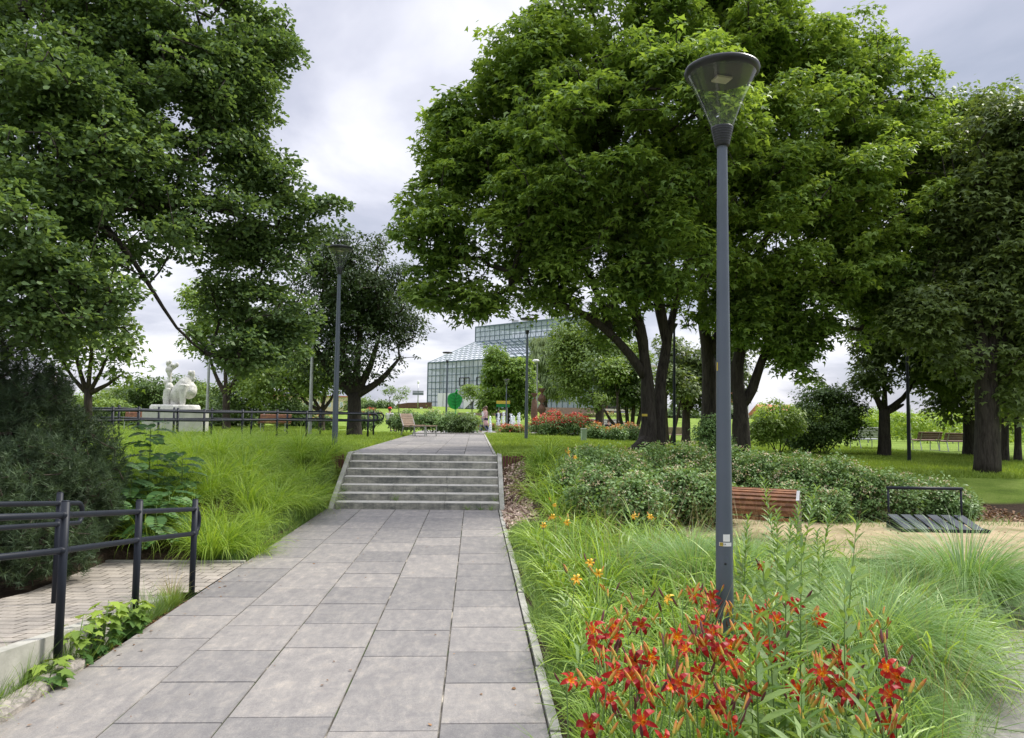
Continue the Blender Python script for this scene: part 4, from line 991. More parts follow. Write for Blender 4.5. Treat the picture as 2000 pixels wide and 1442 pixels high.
person('person in black t-shirt sitting taller on the dark bench', gp(1188, 46.6), R(25), sit, 'blackc', 'grayc', 'hair', sleeves=False)
person('dark haired person in black sitting lower to the right on the bench', gp(1211, 46.4)-Vector((0, 0, .12)), R(-50), sit, 'blackc', 'grayc', 'darkhair', sleeves=False)
person('person in dark clothes standing on the far terrace', gp(1142.5, 140), R(10), stand, 'navy', 'blackc', 'darkhair')
person('person in white top standing on the far terrace', gp(1149, 140), R(-10), stand, 'whitec', 'blackc', 'hair')
person('person with red cap and white shirt beyond the rear railing', gp(760, 41), R(160), sit, 'whitec', 'grayc', 'hair', hat='redc')

# ------------------------------------------------------------------ glass building
t = thing('glass_building', 'large greenhouse like glass building with sloping roof and raised upper block', 'building', (0, 0, 0))
Lc = Vector((-10.6, 165, 0)); Rc = Vector((22.5, 129.2, 0)); zb, ze = 3.3, 13.4
d = (Rc-Lc).normalized(); nrm = Vector((d.y, -d.x, 0));  # outward to camera
if nrm.y > 0: nrm = -nrm
Lw = (Rc-Lc).length; org = Lc.copy(); t.location = (Lc.x, Lc.y, 0)
def W2(u, o, z): return Lc + d*u + nrm*o + Vector((0, 0, z)) - Vector((Lc.x, Lc.y, 0))
def grid_frame(mb, P00, P10, P01, P11, nu, nv, r, mi=0):
    for i in range(nu+1):
        f = i/nu; mb.tube([P00.lerp(P10, f), P01.lerp(P11, f)], r, 4, mi)
    for j in range(nv+1):
        f = j/nv; mb.tube([P00.lerp(P01, f), P10.lerp(P11, f)], r, 4, mi)
frame_m = plain('teal_grey_mullion', (.10, .15, .17), (.08, .12, .14), 3, .5)
mb = MB(); mb.sheet([W2(0, 0, zb), W2(Lw, 0, zb), W2(Lw, 0, ze), W2(0, 0, ze)]); mb.sheet([W2(0, 0, zb), W2(0, 0, ze), W2(0, -30, ze), W2(0, -30, zb)])
gw = mb.build('curtain_wall', M['pane'], t)
mb = MB(); grid_frame(mb, W2(0, .05, zb), W2(Lw, .05, zb), W2(0, .05, ze), W2(Lw, .05, ze), 36, 7, .085); grid_frame(mb, W2(-.05, 0, zb), W2(-.05, -30, zb), W2(-.05, 0, ze), W2(-.05, -30, ze), 14, 7, .085)
mb.tube([W2(0, .05, ze), W2(Lw, .05, ze)], .18, 4); mb.tube([W2(-.05, .05, zb), W2(-.05, .05, ze)], .16, 4); mb.build('mullions', frame_m, gw)
# opening windows, dark frames
for u_ in (10.6, 12.2, 16.0, 17.6):
    mb = MB(); a_, b_ = W2(u_, .12, 8.2), W2(u_+1.5, .12, 9.9)
    P = [W2(u_, .12, 8.15), W2(u_+1.5, .12, 8.15), W2(u_+1.5, .12, 9.75), W2(u_, .12, 9.75)]
    for i in range(4): mb.tube([P[i], P[(i+1) % 4]], .12, 4)
    mb.build('opening_window', M['black'], t)
# interior floors, columns, planting troughs and back wall
mb = MB()
for z in (zb+.02, 7.2, 11.9):
    V_ = [W2(.5, -.6, z), W2(Lw, -.6, z), W2(Lw, -20, z), W2(.5, -20, z)]; V_ += [v+Vector((0, 0, -.35)) for v in V_]
    mb.add(V_, [[0, 1, 2, 3], [7, 6, 5, 4], [0, 4, 5, 1], [1, 5, 6, 2], [2, 6, 7, 3], [3, 7, 4, 0]])
mb.build('floor_slab', plain('interior_floor', (.42, .38, .34), (.36, .32, .29), 1, .8), t)
mb = MB()
for i in range(9):
    for o_ in (-1.6, -9): p_ = W2(2.6+i*5, o_, zb); mb.tube([p_, p_+Vector((0, 0, ze-zb))], .28, 10)
mb.build('column', plain('interior_column', (.45, .27, .20), (.40, .24, .18), 1, .8), t, True)
mb = MB(); mb.sheet([W2(5, -14, zb), W2(Lw, -14, zb), W2(Lw, -14, ze), W2(5, -14, ze)]); mb.build('inner_wall', plain('interior_wall', (.50, .52, .52), (.34, .37, .37), .5, .8), t)
# upper block
Ua, Ub = Vector((-.2, 165, 0)), Vector((17.2, 147, 0)); off0 = Vector((Lc.x, Lc.y, 0)); uz0, uz1 = 18.2, 21.6
du = (Ub-Ua).normalized(); nu_ = Vector((du.y, -du.x, 0)); nu_ = nu_ if nu_.y < 0 else -nu_; Lu = 30
def W3(u, o, z): return Ua+du*u+nu_*o+Vector((0, 0, z))-off0
mb = MB(); mb.sheet([W3(0, 0, uz0), W3(Lu, 0, uz0), W3(Lu, 0, uz1), W3(0, 0, uz1)]); mb.sheet([W3(0, 0, uz0), W3(0, 0, uz1), W3(0, -12, uz1), W3(0, -12, uz0)]); ub = mb.build('upper_wall', M['pane'], t)
mb = MB(); grid_frame(mb, W3(0, .05, uz0), W3(Lu, .05, uz0), W3(0, .05, uz1), W3(Lu, .05, uz1), 20, 3, .08); mb.tube([W3(0, .05, uz1), W3(Lu, .05, uz1)], .17, 4); mb.tube([W3(0, .05, uz0), W3(Lu, .05, uz0)], .17, 4); mb.tube([W3(0, .05, uz0), W3(0, .05, uz1)], .15, 4)
for i in range(20): mb.tube([W3(i*1.5, -1.2, uz0), W3(i*1.5+1.5, -1.2, uz1)], .06, 4); mb.tube([W3(i*1.5+1.5, -1.2, uz0), W3(i*1.5, -1.2, uz1)], .06, 4)
mb.build('mullions', frame_m, ub)
mb = MB(); mb.sheet([W3(0, 0, uz1+.05), W3(Lu, 0, uz1+.05), W3(Lu, -12, uz1+.05), W3(0, -12, uz1+.05)]); mb.sheet([W3(0, 0, uz0-.05), W3(Lu, 0, uz0-.05), W3(Lu, -12, uz0-.05), W3(0, -12, uz0-.05)]); mb.build('upper_roof', plain('upper_roof_sheet', (.4, .44, .46), (.35, .38, .4), 1, .6), t)
mb = MB(); mb.box(W3(10.2, -2, uz1+.5), (1.4, 1.4, .9)); mb.build('roof_unit', M['galv'], t)
# sloping glass roofs
hipR = W2(22, 0, ze+.02); Ul = W3(0, .1, uz0)
mb = MB(); mb.sheet([W2(0, 0, ze+.02), hipR, Ul]); mb.sheet([W2(0, 0, ze+.02), Ul, W2(0, -30, ze+.02)]); rf = mb.build('sloping_roof', M['roofglass'], t)
white_f = plain('pale_roof_mullion', (.42, .48, .50), (.38, .43, .45), 3, .5)
mb = MB()
A_, B_, C_ = W2(0, 0, ze+.06), hipR+Vector((0, 0, .05)), Ul+Vector((0, 0, .05))
for i in range(1, 14):
    f = i/14; mb.tube([A_.lerp(B_, f), (C_.lerp(B_, f))], .07, 4)
for j in range(1, 9):
    f = j/9; mb.tube([A_.lerp(C_, f), B_.lerp(C_, f)], .07, 4)
mb.tube([A_, C_], .14, 4); mb.tube([C_, B_], .12, 4); mb.build('roof_mullions', white_f, rf)
mb = MB(); U2 = W3(Lu, .1, uz0); mb.sheet([hipR, W2(Lw, 0, ze+.02), U2, Ul]); r2 = mb.build('sloping_roof', M['pane'], t)
mb = MB(); grid_frame(mb, hipR+Vector((0, 0, .05)), W2(Lw, 0, ze+.07), Ul+Vector((0, 0, .05)), U2+Vector((0, 0, .05)), 14, 6, .07)
D_ = W2(Lw, 0, ze+.07)
for i in range(14): mb.tube([hipR.lerp(D_, i/14), Ul.lerp(U2, (i+1)/14)], .05, 4); mb.tube([hipR.lerp(D_, (i+1)/14), Ul.lerp(U2, i/14)], .05, 4)
mb.build('roof_mullions', frame_m, r2)
# white angular panels at the base
for u0, u1, k in ((4.0, 5.7, 0), (6.0, 8.6, 1), (12.5, 15.5, 2), (15.8, 19.5, 1), (20.2, 22.0, 0)):
    mb = MB(); z0_, z1_ = zb-.5, 6.6
    P = {0: [(u0, z0_), (u1, z0_), (u1, z1_), (u0, z1_)], 1: [(u0, z0_), (u0+1.2, z0_), (u1, z1_-1.0), (u1, z1_), (u0, z1_)], 2: [(u0, z0_+.2), (u1, z0_+2.2), (u1, z1_), (u0, z1_)]}[k]
    n = len(P); mb.add([W2(u, .5, z) for u, z in P]+[W2(u, .2, z) for u, z in P], [list(range(n)), list(range(2*n-1, n-1, -1))]+[[i, i+n, (i+1) % n+n, (i+1) % n] for i in range(n)])
    mb.build('white_panel', M['white'], t)

def house(name, label, px0, px1, Y_, pyt, pyb, mat, roof=None, wins=0, roofh=0, depth=10, group=None):
    a_, b_ = at(px0, 810, Y_), at(px1, 810, Y_); zb_, zt_ = zat(px0, pyb, Y_)-.6, zat((px0+px1)/2, pyt, Y_); c_ = Vector(((a_.x+b_.x)/2, Y_+depth/2, 0)); W_ = b_.x-a_.x
    t = thing(name, label, 'building', (c_.x, Y_, zb_)); h = zt_-zb_
    mb = MB(); mb.box((0, depth/2, h/2), (W_, depth, h)); mb.build('wall', M[mat], t)
    mb = MB()
    if roofh: mb.add([(-W_/2-.3, -.4, h), (W_/2+.3, -.4, h), (W_/2+.3, depth+.4, h), (-W_/2-.3, depth+.4, h), (-W_/2-.3, depth/2, h+roofh), (W_/2+.3, depth/2, h+roofh)], [[0, 1, 5, 4], [2, 3, 4, 5], [0, 4, 3], [1, 2, 5], [3, 2, 1, 0]])
    else: mb.box((0, depth/2, h+.15), (W_+.5, depth+.5, .3))
    mb.build('roof', M[roof or 'grayc'], t)
    for i in range(wins):
        for z in ([h*.35, h*.7] if h > 5 else [h*.6]):
            x = -W_/2+W_*(i+.5)/wins; w_ = W_/wins*.4; hh = min(1.6, h*.25)
            mb = MB(); mb.box((x, -.01, z), (w_+.2, .08, hh+.2)); f_ = mb.build('window', M['white'], t); mb = MB(); mb.box((x, -.06, z), (w_, .04, hh)); mb.build('pane', M['pane'], f_)
    return t
house('low_building', 'low cream building with flat grey roof beyond the left railing', 88, 144, 75, 803, 826, 'cream', 'grayc', 4, 0)
house('long_building', 'long pale building showing above the hedge left of the statue', 195, 262, 120, 762, 800, 'whitec', 'galv', 8, 0)
house('apartment_building', 'cream and orange apartment block seen behind the dark tree trunk', 520, 684, 190, 775, 806, 'cream', 'roofred', 14, 0)
house('terrace_building', 'cream building with dark opening behind the far terrace people', 1137, 1165, 150, 765, 800, 'cream', 'terr', 2, 0)
house('red_roofed_house', 'house with red tiled roof seen between the right maple trunks', 1446, 1462, 130, 785, 808, 'whitec', 'roofred', 1, 1.8)
house('red_roofed_house', 'wide house with red tiled roof beyond the pale shrub', 1500, 1560, 140, 812, 826, 'cream', 'roofred', 4, 2.2)
# terrace walls
def wall(label, px0, Y0_, px1, Y1_, top0, top1, mat, th=.4):
    a_, b_ = at(px0, 812, Y0_), at(px1, 812, Y1_); za, zb_ = zat(px0, top0, Y0_), zat(px1, top1, Y1_)
    ga, gb = H(a_.x, a_.y)-.5, H(b_.x, b_.y)-.5; mb = MB(); V_ = []
    for oy in (0, th): V_ += [(0, oy, ga), (b_.x-a_.x, b_.y-a_.y+oy, gb), (b_.x-a_.x, b_.y-a_.y+oy, zb_), (0, oy, za)]
    mb.add(V_, [[0, 1, 2, 3], [7, 6, 5, 4], [3, 2, 6, 7], [0, 3, 7, 4], [1, 5, 6, 2]]); o_ = mb.build('terrace_wall', M[mat]); o_.location = (a_.x, a_.y, 0)
    tag(o_, label, 'wall')
wall('low red brown terrace wall in front of the glass building', 895, 78, 1000, 78, 806, 806, 'terr')
wall('low red brown terrace wall right of the wooden sculptures', 1062, 84, 1170, 84, 796, 797, 'terr')
for i in range(4):
    mb = MB(); a_ = gp(1340, 52+i*2.2); mb.box((0, 0, 0), (3.2, .5, .5)); 
t = thing('garden_steps', 'grey stone garden steps up the slope behind the multi stem tree', 'steps', gp(1205, 66))
for i in range(5):
    mb = MB(); mb.bbox((-.6*i*.3, i*.8, -.2+i*.22), (4.5-.3*i, .9, .3), .03); mb.build('step', M['concrete'], t)
# planter boxes on the terrace lawn
for px, Y_, lb in ((888, 50, 'concrete planter with pale flowers below the green leaf sculpture'), (1115, 60, 'grey planter box right of the wooden sculptures')):
    t = thing('planter', lb, 'planter', gp(px, Y_)); mb = MB(); mb.bbox((0, 0, 0), (1.1, .6, .5), .02); mb.build('trough', M['stone2'], t)
    rng = np.random.default_rng(int(px)); C = np.stack([rng.uniform(-.5, .5, 30), rng.uniform(-.25, .25, 30), rng.uniform(.5, .72, 30)], 1)
    V, F, a = clump_leaves(rng, C, np.full(30, .1), 26, .06, T_DIA); obj('plants', raw_mesh('plants', V, F, [M['midleaf']], a), t)
    V, F, a = clump_leaves(rng, C[:18]+[0, 0, .08], np.full(18, .07), 12, .05, T_DIA); obj('blossoms', raw_mesh('blossoms', V, F, [M['blossom']], a), t)

# ================================================================== vegetation
# ---- big maple (front, twin trunk)
bA = gp(1268, 17.5, -.05); Yb = 17.5
def gpt(px, Y_, r, dz=-.1): p_ = gp(px, Y_, dz); return (tuple(p_), r)
limbsA = [[gpt(1262, 17.5, .32), (tuple(gp(1266, 17.5, .35)), .215)] + lp((1267, 800, 17.5, .165), (1264, 740, 17.5, .15), (1258, 690, 17.5, .125), (1250, 640, 17.4, .13), (1225, 560, 17.2, .10), (1190, 440, 17.0, .07), (1170, 300, 17, .04)),
          [gpt(1285, 17.9, .20)] + lp((1288, 800, 17.9, .145), (1292, 730, 18.0, .135), (1302, 670, 18.1, .115), (1288, 600, 18.1, .13), (1280, 500, 18.2, .10), (1262, 350, 18.2, .07), (1255, 180, 18, .04)),
          lp((1258, 735, 17.5, .12), (1232, 695, 17.4, .11), (1195, 655, 17.2, .095), (1150, 620, 17, .09), (1085, 590, 16.8, .06), (1000, 560, 16.8, .04)),
          lp((1195, 655, 17.2, .09), (1180, 610, 17.4, .085), (1150, 540, 17.6, .07), (1080, 440, 17.8, .05), (1000, 330, 18, .03)),
          lp((1302, 670, 18.1, .11), (1318, 600, 18.3, .09), (1345, 500, 18.6, .07), (1380, 350, 18.6, .04)),
          [(tuple(gp(1268, 17.5, .3)), .16), (tuple(gp(1243, 17.1, .08)), .13), (tuple(gp(1225, 16.9, -.04)), .06)]]
blA = [(930, 270, 17.5, 85), (1060, 180, 17.5, 120), (1100, 90, 17.5, 90), (1240, 60, 18, 130), (1400, 70, 18.3, 130), (880, 420, 17.3, 85), (990, 400, 17, 140), (880, 530, 17.2, 55), (950, 560, 17, 55), (1050, 560, 17, 60), (870, 600, 17.1, 34), (830, 470, 17.4, 48), (810, 420, 17.4, 30), (845, 560, 17.2, 44), (900, 320, 17.4, 60), (800, 500, 17.4, 26), (860, 240, 17.5, 34), (1040, 90, 17.5, 60), (930, 590, 17, 34), (1130, 330, 16.2, 170), (1300, 250, 15.8, 170), (1180, 500, 16.5, 120), (1290, 480, 16, 110), (1120, 600, 17.3, 38), (1010, 285, 18.8, 120), (1200, 620, 17.8, 40)]
tree('maple_tree', 'large broad maple with two dark trunks standing behind the rose bushes', 'tree', bA, limbsA, blA, 760, .50, 165, T_MAP, .14, M['maple'], M['bark'], 11, flat=.40, up=.72, droop=.5, maxr=.10, tipr=.009, inner=.55)
bB = gp(1386, 19.6)
limbsB = [[gpt(1386, 19.6, .30)] + lp((1386, 800, 19.6, .21), (1384, 700, 19.6, .18), (1376, 640, 19.5, .15), (1372, 560, 19.4, .12), (1370, 400, 19, .08), (1400, 200, 19, .04)),
          lp((1388, 690, 19.6, .16), (1425, 610, 19.4, .13), (1470, 520, 19, .10), (1530, 380, 18.8, .07), (1560, 220, 18.8, .04)), lp((1470, 520, 19, .08), (1560, 480, 18.6, .07), (1680, 400, 18.3, .04))]
blB = [(1520, 130, 19, 120), (1640, 150, 19, 110), (1720, 170, 19, 85), (1760, 280, 18.8, 95), (1560, 300, 17.5, 150), (1700, 380, 18, 140), (1800, 400, 18.5, 85), (1480, 430, 17.3, 140), (1620, 470, 17.5, 110), (1400, 560, 18, 90), (1540, 560, 18, 70), (1450, 80, 19.5, 110), (1650, 290, 19.5, 150), (1350, 380, 19.5, 120)]
tree('maple_tree', 'tall maple with a dark straight trunk just left of the nearest lamp pole', 'tree', bB, limbsB, blB, 660, .50, 165, T_MAP, .135, M['maple2'], M['bark'], 12, flat=.40, up=.72, droop=.5, maxr=.10, tipr=.009, inner=.55)
bC = gp(1447, 18.8)
limbsC = [[gpt(1447, 18.8, .27)] + lp((1447, 800, 18.8, .185), (1443, 770, 18.8, .165), (1440, 715, 18.8, .15), (1455, 640, 18.6, .13), (1468, 560, 18.4, .10)),
          lp((1449, 790, 18.8, .14), (1470, 760, 18.7, .13), (1490, 700, 18.5, .10), (1530, 640, 18.2, .07), (1600, 600, 18, .045)), lp((1490, 700, 18.5, .07), (1560, 680, 18.2, .05), (1640, 640, 18, .03))]
blC = [(1500, 600, 18.3, 70), (1590, 600, 18, 80), (1690, 540, 18, 80), (1560, 690, 18.2, 40), (1600, 730, 18.2, 28), (1650, 640, 18, 45), (1730, 600, 18, 40), (1440, 620, 18, 60), (1790, 500, 18.2, 70), (1520, 665, 18, 35)]
tree('maple_tree', 'forked maple with a leaning dark trunk right of the nearest lamp pole', 'tree', bC, limbsC, blC, 240, .42, 130, T_MAP, .135, M['maple'], M['bark'], 13, flat=.40, up=.72, droop=.5, maxr=.08, tipr=.008)
# yellow number plate on trunk
# ---- near oak on the left, trunk out of frame
bO = Vector((-8.6, 9.6, H(-8.6, 9.6)))
def P3(px, py, Y_, r): return (tuple(at(px, py, Y_)), r)
trunkO = [((-8.6, 9.6, .5), .42), ((-8.5, 9.6, 2.6), .34), ((-8.35, 9.5, 4.2), .30), ((-8.2, 9.5, 6), .22), ((-8, 9.5, 8.5), .12)]
limbsO = [trunkO, [((-8.5, 9.6, 2.9), .17), P3(-60, 380, 9.2, .13), P3(90, 372, 8.8, .10), P3(230, 400, 8.8, .085), P3(380, 395, 9.2, .055), P3(520, 440, 9.8, .03)],
          [((-8.4, 9.5, 3.6), .16), P3(-40, 250, 9, .12), P3(60, 190, 8.8, .09), P3(170, 120, 8.8, .06), P3(330, 80, 9.2, .04)],
          [P3(150, 385, 8.7, .05), P3(230, 470, 8.4, .034), P3(290, 555, 8.6, .026), P3(345, 640, 9, .017), P3(400, 690, 9.4, .010)],
          [((-8.3, 9.5, 4.8), .14), P3(0, 60, 9, .1), P3(120, -60, 9.2, .07)], [((-8.5, 9.6, 2.5), .12), P3(-60, 520, 8.6, .09), P3(60, 560, 8, .06), P3(180, 620, 7.8, .035)]]
blO = [(60, 60, 9, 150), (230, 50, 9, 140), (400, 40, 9.5, 90), (495, 40, 9.8, 60), (505, 120, 9.8, 50), (420, 130, 9.2, 90), (130, 240, 8, 150), (320, 210, 9, 130), (455, 245, 9.6, 70), (495, 300, 9.6, 38), (80, 420, 7.5, 140), (240, 400, 8.5, 130), (400, 370, 9.4, 110), (530, 385, 9.8, 55), (600, 410, 10.2, 50), (655, 412, 10.4, 28), (520, 200, 9.8, 40), (540, 90, 9.8, 44), (520, 340, 9.9, 40), (470, 180, 9.5, 60), (370, 620, 8.8, 24), (420, 640, 9.6, 40), (385, 680, 9.6, 26), (330, 470, 9.2, 40), (500, 700, 9.8, 50), (575, 640, 10.2, 30), (90, 570, 7.5, 95), (200, 600, 8, 60), (440, 480, 9.8, 70), (545, 490, 10.2, 62), (470, 600, 9.8, 55), (420, 555, 9.6, 30), (545, 600, 10.2, 60), (470, 690, 9.6, 45), (560, 690, 10, 30), (255, 660, 8, 24), (60, 655, 8, 50), (180, 670, 7.9, 36), (-140, 250, 8.5, 200), (-140, 560, 8, 130), (565, 30, 9.9, 18), (600, 345, 10.1, 14), (535, 235, 9.8, 14)]
tree('oak_tree', 'near oak overhanging from the left edge with dark lobed foliage', 'tree', bO, limbsO, blO, 820, .26, 205, T_OAK, .064, M['oak'], M['bark'], 14, maxr=.06, tipr=.0045, inner=.3, flat=.42, droop=.1, up=.6, jit=.5, pen=.25)
# ---- dark round tree behind lamp
def auto_limbs(px, Y_, pyb, pyfork, tops, r, rng=None):
    b_ = gp(px, Y_, -.1); f = at(px, pyfork, Y_)
    out = [[(tuple(b_), r*1.25), (tuple(b_.lerp(f, .3)), r), (tuple(f), r*.85)]]
    for (tx, ty) in tops:
        q = at(tx, ty, Y_); mid = f.lerp(q, .45)+Vector((0, 0, -.06*(q-f).length)); mid.x += (q.x-f.x)*.12
        out.append([(tuple(f-Vector((0, 0, .1))), r*.65), (tuple(mid), r*.42), (tuple(q), r*.16)])
    return out
def gtree(name, label, px, Y_, fork, tops, r, blobs, nc, rc, nl, T, size, mat, bark='bark2', seed=1, cat='tree', **kw):
    lm = auto_limbs(px, Y_, 0, fork, tops, r)
    bl = [(b[0], b[1], Y_+(b[3] if len(b) > 3 else 0), b[2]) for b in blobs]
    return tree(name, label, cat, gp(px, Y_), lm, bl, nc, rc, nl, T, size, M[mat], M[bark], seed, **kw)
gtree('plum_tree', 'dark purple green round tree with short forked trunk behind the second lamp', 692, 27, 768, [(630, 700), (660, 620), (705, 600), (745, 640), (780, 700), (600, 640)], .27,
      [(690, 560, 95), (620, 620, 75), (600, 560, 50), (755, 610, 65), (700, 670, 85), (640, 500, 50), (720, 500, 45), (780, 690, 32), (640, 700, 50), (790, 640, 28), (760, 730, 20), (570, 670, 34), (590, 610, 46), (580, 720, 24), (800, 600, 22), (735, 560, 60)], 330, .5, 130, T_DIA, .115, 'darkleaf', 'bark', 31, tipr=.010)
gtree('young_maple', 'slender young maple under the oak at far left with layered leaves', 172, 15.5, 760, [(140, 640), (185, 600), (215, 680), (120, 700), (240, 730)], .085,
      [(170, 640, 60), (130, 690, 32), (215, 690, 36), (180, 570, 50), (245, 735, 22), (110, 640, 30)], 60, .38, 60, T_MAP, .12, 'midleaf', 'bark2', 32, tipr=.006)
gtree('purple_sapling', 'small purple leaved sapling beside the pine at the left edge', 97, 24, 770, [(92, 740), (106, 735)], .03, [(98, 745, 18), (90, 765, 10)], 16, .25, 30, T_DIA, .10, 'redleaf', 'bark2', 33, tipr=.006)
gtree('park_tree', 'light green tree right of the white statue', 442, 34, 770, [(400, 650), (440, 600), (490, 640)], .17, [(440, 600, 62), (400, 660, 38), (480, 660, 48), (390, 580, 32), (430, 720, 36), (480, 740, 34), (520, 720, 40)], 130, .55, 80, T_DIA, .17, 'limeleaf', 'bark2', 34)
gtree('park_tree', 'mid green tree with several thin stems left of the plum tree', 628, 32, 800, [(600, 740), (640, 730), (660, 750), (575, 760)], .14, [(600, 730, 45), (560, 740, 40), (640, 745, 28), (520, 760, 36)], 110, .5, 80, T_DIA, .15, 'midleaf', 'bark2', 35)
gtree('park_tree', 'dark green leafy tree between statue tree and railing end', 510, 38, 790, [(470, 740), (540, 740)], .14, [(470, 770, 40), (540, 765, 50), (500, 730, 40), (590, 780, 36)], 110, .6, 80, T_DIA, .17, 'bushleaf', 'bark2', 36)
gtree('sapling', 'tiny staked sapling left of the far mast', 761, 60, 775, [(755, 765), (768, 765)], .03, [(761, 763, 9), (764, 756, 5)], 10, .3, 40, T_DIA, .12, 'midleaf', 'bark2', 37)
gtree('sapling', 'small loose sapling between plum tree and glass building', 779, 60, 785, [(772, 770), (788, 768)], .04, [(775, 772, 11), (790, 765, 8), (783, 780, 9)], 16, .3, 40, T_DIA, .12, 'limeleaf', 'bark2', 38)
gtree('chestnut_tree', 'round dark green chestnut in front of the glass building', 993, 66, 800, [(960, 740), (990, 720), (1020, 745)], .26, [(990, 735, 44), (965, 760, 30), (1015, 765, 30), (985, 705, 28), (960, 790, 18), (1020, 795, 16), (990, 775, 34)], 190, .75, 130, T_DIA, .26, 'maple', 'bark', 39)
gtree('small_tree', 'small light round tree left of the chestnut', 922, 80, 785, [(912, 770), (932, 768)], .06, [(915, 768, 14), (930, 765, 13), (922, 758, 10)], 34, .4, 60, T_DIA, .18, 'limeleaf', 'bark2', 40)
gtree('willow_tree', 'grey green weeping willow beyond the chestnut', 1065, 88, 780, [(1040, 700), (1070, 690), (1100, 720)], .3, [(1060, 700, 38), (1090, 690, 34), (1040, 720, 22), (1085, 740, 36), (1060, 750, 24)], 170, .9, 120, T_LANCE, .7, 'willow', 'bark2', 41, droop=1.8, up=.2, jit=.3)
gtree('park_tree', 'large light green tree behind the left branches of the maple', 1170, 60, 790, [(1130, 700), (1170, 680), (1210, 720)], .3, [(1130, 700, 50), (1170, 680, 60), (1110, 740, 36), (1150, 750, 46), (1215, 720, 55), (1190, 650, 50), (1100, 665, 30)], 260, .9, 110, T_DIA, .26, 'midleaf', 'bark2', 42)
gtree('park_tree', 'dark green tree filling the back behind maple trunks', 1340, 34, 800, [(1320, 740), (1350, 700), (1370, 760)], .2, [(1330, 740, 46), (1370, 700, 50), (1410, 740, 40), (1325, 690, 36), (1365, 780, 34), (1420, 690, 40)], 170, .6, 90, T_MAP, .19, 'shadeleaf', 'bark2', 43)
lm = []
for i, (tx, ty) in enumerate([(1205, 770), (1222, 740), (1240, 730), (1258, 760), (1180, 800)]):
    q = at(tx, ty, 31); b_ = gp(1232+(i-2)*4, 31, -.1); lm.append([(tuple(b_), .10), (tuple(b_.lerp(q, .5)+Vector(((q.x-b_.x)*.15, 0, 0))), .08), (tuple(q), .04)])
tree('multi_stem_tree', 'multi stemmed small tree left of the big maple trunk', 'tree', gp(1232, 31), lm, [(1200, 765, 31, 32), (1225, 735, 31, 36), (1180, 720, 31, 28), (1245, 770, 31, 26), (1205, 720, 31, 16)], 120, .5, 90, T_DIA, .16, M['bushleaf'], M['bark2'], 44)
gtree('yellow_tip_shrub', 'yellowish leafed branch tree left of the maple trunk', 1206, 30, 770, [(1200, 740), (1214, 735)], .05, [(1203, 727, 20), (1186, 735, 12)], 26, .32, 60, T_DIA, .14, 'limeleaf', 'bark2', 45)
gtree('sapling', 'thin young tree on the lawn before the garden steps', 1178, 52, 790, [(1172, 780), (1188, 780)], .05, [(1172, 778, 12), (1190, 780, 10)], 16, .3, 50, T_DIA, .14, 'midleaf', 'bark2', 46)
lm = [[(tuple(gp(1306, 27, -.1)), .07), (tuple(at(1300, 800, 27)), .06), (tuple(at(1303, 730, 27)), .04)], [(tuple(gp(1308, 27, -.05)), .07), (tuple(at(1322, 820, 27)), .05), (tuple(at(1332, 770, 27)), .03)]]
tree('small_tree', 'small forked bare stemmed tree between the maple trunks', 'tree', gp(1306, 27), lm, [(1310, 740, 27, 24), (1340, 765, 27, 16)], 30, .4, 60, T_DIA, .14, M['shadeleaf'], M['bark2'], 47)
# ---- right side
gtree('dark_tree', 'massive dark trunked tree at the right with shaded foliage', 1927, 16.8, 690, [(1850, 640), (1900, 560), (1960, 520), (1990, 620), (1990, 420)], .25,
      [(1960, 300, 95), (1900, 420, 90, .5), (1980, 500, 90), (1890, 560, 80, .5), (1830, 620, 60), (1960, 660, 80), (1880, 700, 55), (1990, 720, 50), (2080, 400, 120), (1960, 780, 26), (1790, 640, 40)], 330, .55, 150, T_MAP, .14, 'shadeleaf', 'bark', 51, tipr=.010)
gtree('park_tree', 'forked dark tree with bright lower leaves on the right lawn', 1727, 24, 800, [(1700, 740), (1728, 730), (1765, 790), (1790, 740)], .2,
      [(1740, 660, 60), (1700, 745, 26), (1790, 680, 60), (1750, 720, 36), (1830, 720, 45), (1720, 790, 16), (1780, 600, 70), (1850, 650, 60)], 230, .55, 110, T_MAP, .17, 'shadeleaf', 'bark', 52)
gtree('park_tree', 'tall pale green tree rising behind at the upper right', 1940, 29, 760, [(1900, 500), (1940, 300), (1985, 400)], .3,
      [(1900, 260, 75), (1960, 230, 65), (1870, 360, 60), (2010, 280, 90), (1880, 480, 80), (1990, 500, 100), (1850, 220, 26), (1900, 195, 26)], 260, .7, 120, T_DIA, .21, 'midleaf', 'bark2', 53)
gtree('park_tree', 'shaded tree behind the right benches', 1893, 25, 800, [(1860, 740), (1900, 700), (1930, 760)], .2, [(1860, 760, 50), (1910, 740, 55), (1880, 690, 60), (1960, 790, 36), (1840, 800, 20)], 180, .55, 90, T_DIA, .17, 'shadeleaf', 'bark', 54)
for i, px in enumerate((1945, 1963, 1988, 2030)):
    gtree('thin_trunk_tree', ['thin trunked tree just right of the massive dark trunk', 'second thin trunked tree in the shade at the right edge', 'thin crooked tree closest to the right picture edge', 'shaded tree partly beyond the right edge'][i], px, 20.5+i*.7, 780, [(px-20, 720), (px+20, 700)], .10, [(px, 700, 46), (px+10, 770, 34), (px, 650, 40)], 60, .5, 80, T_DIA, .15, 'shadeleaf', 'bark', 60+i)
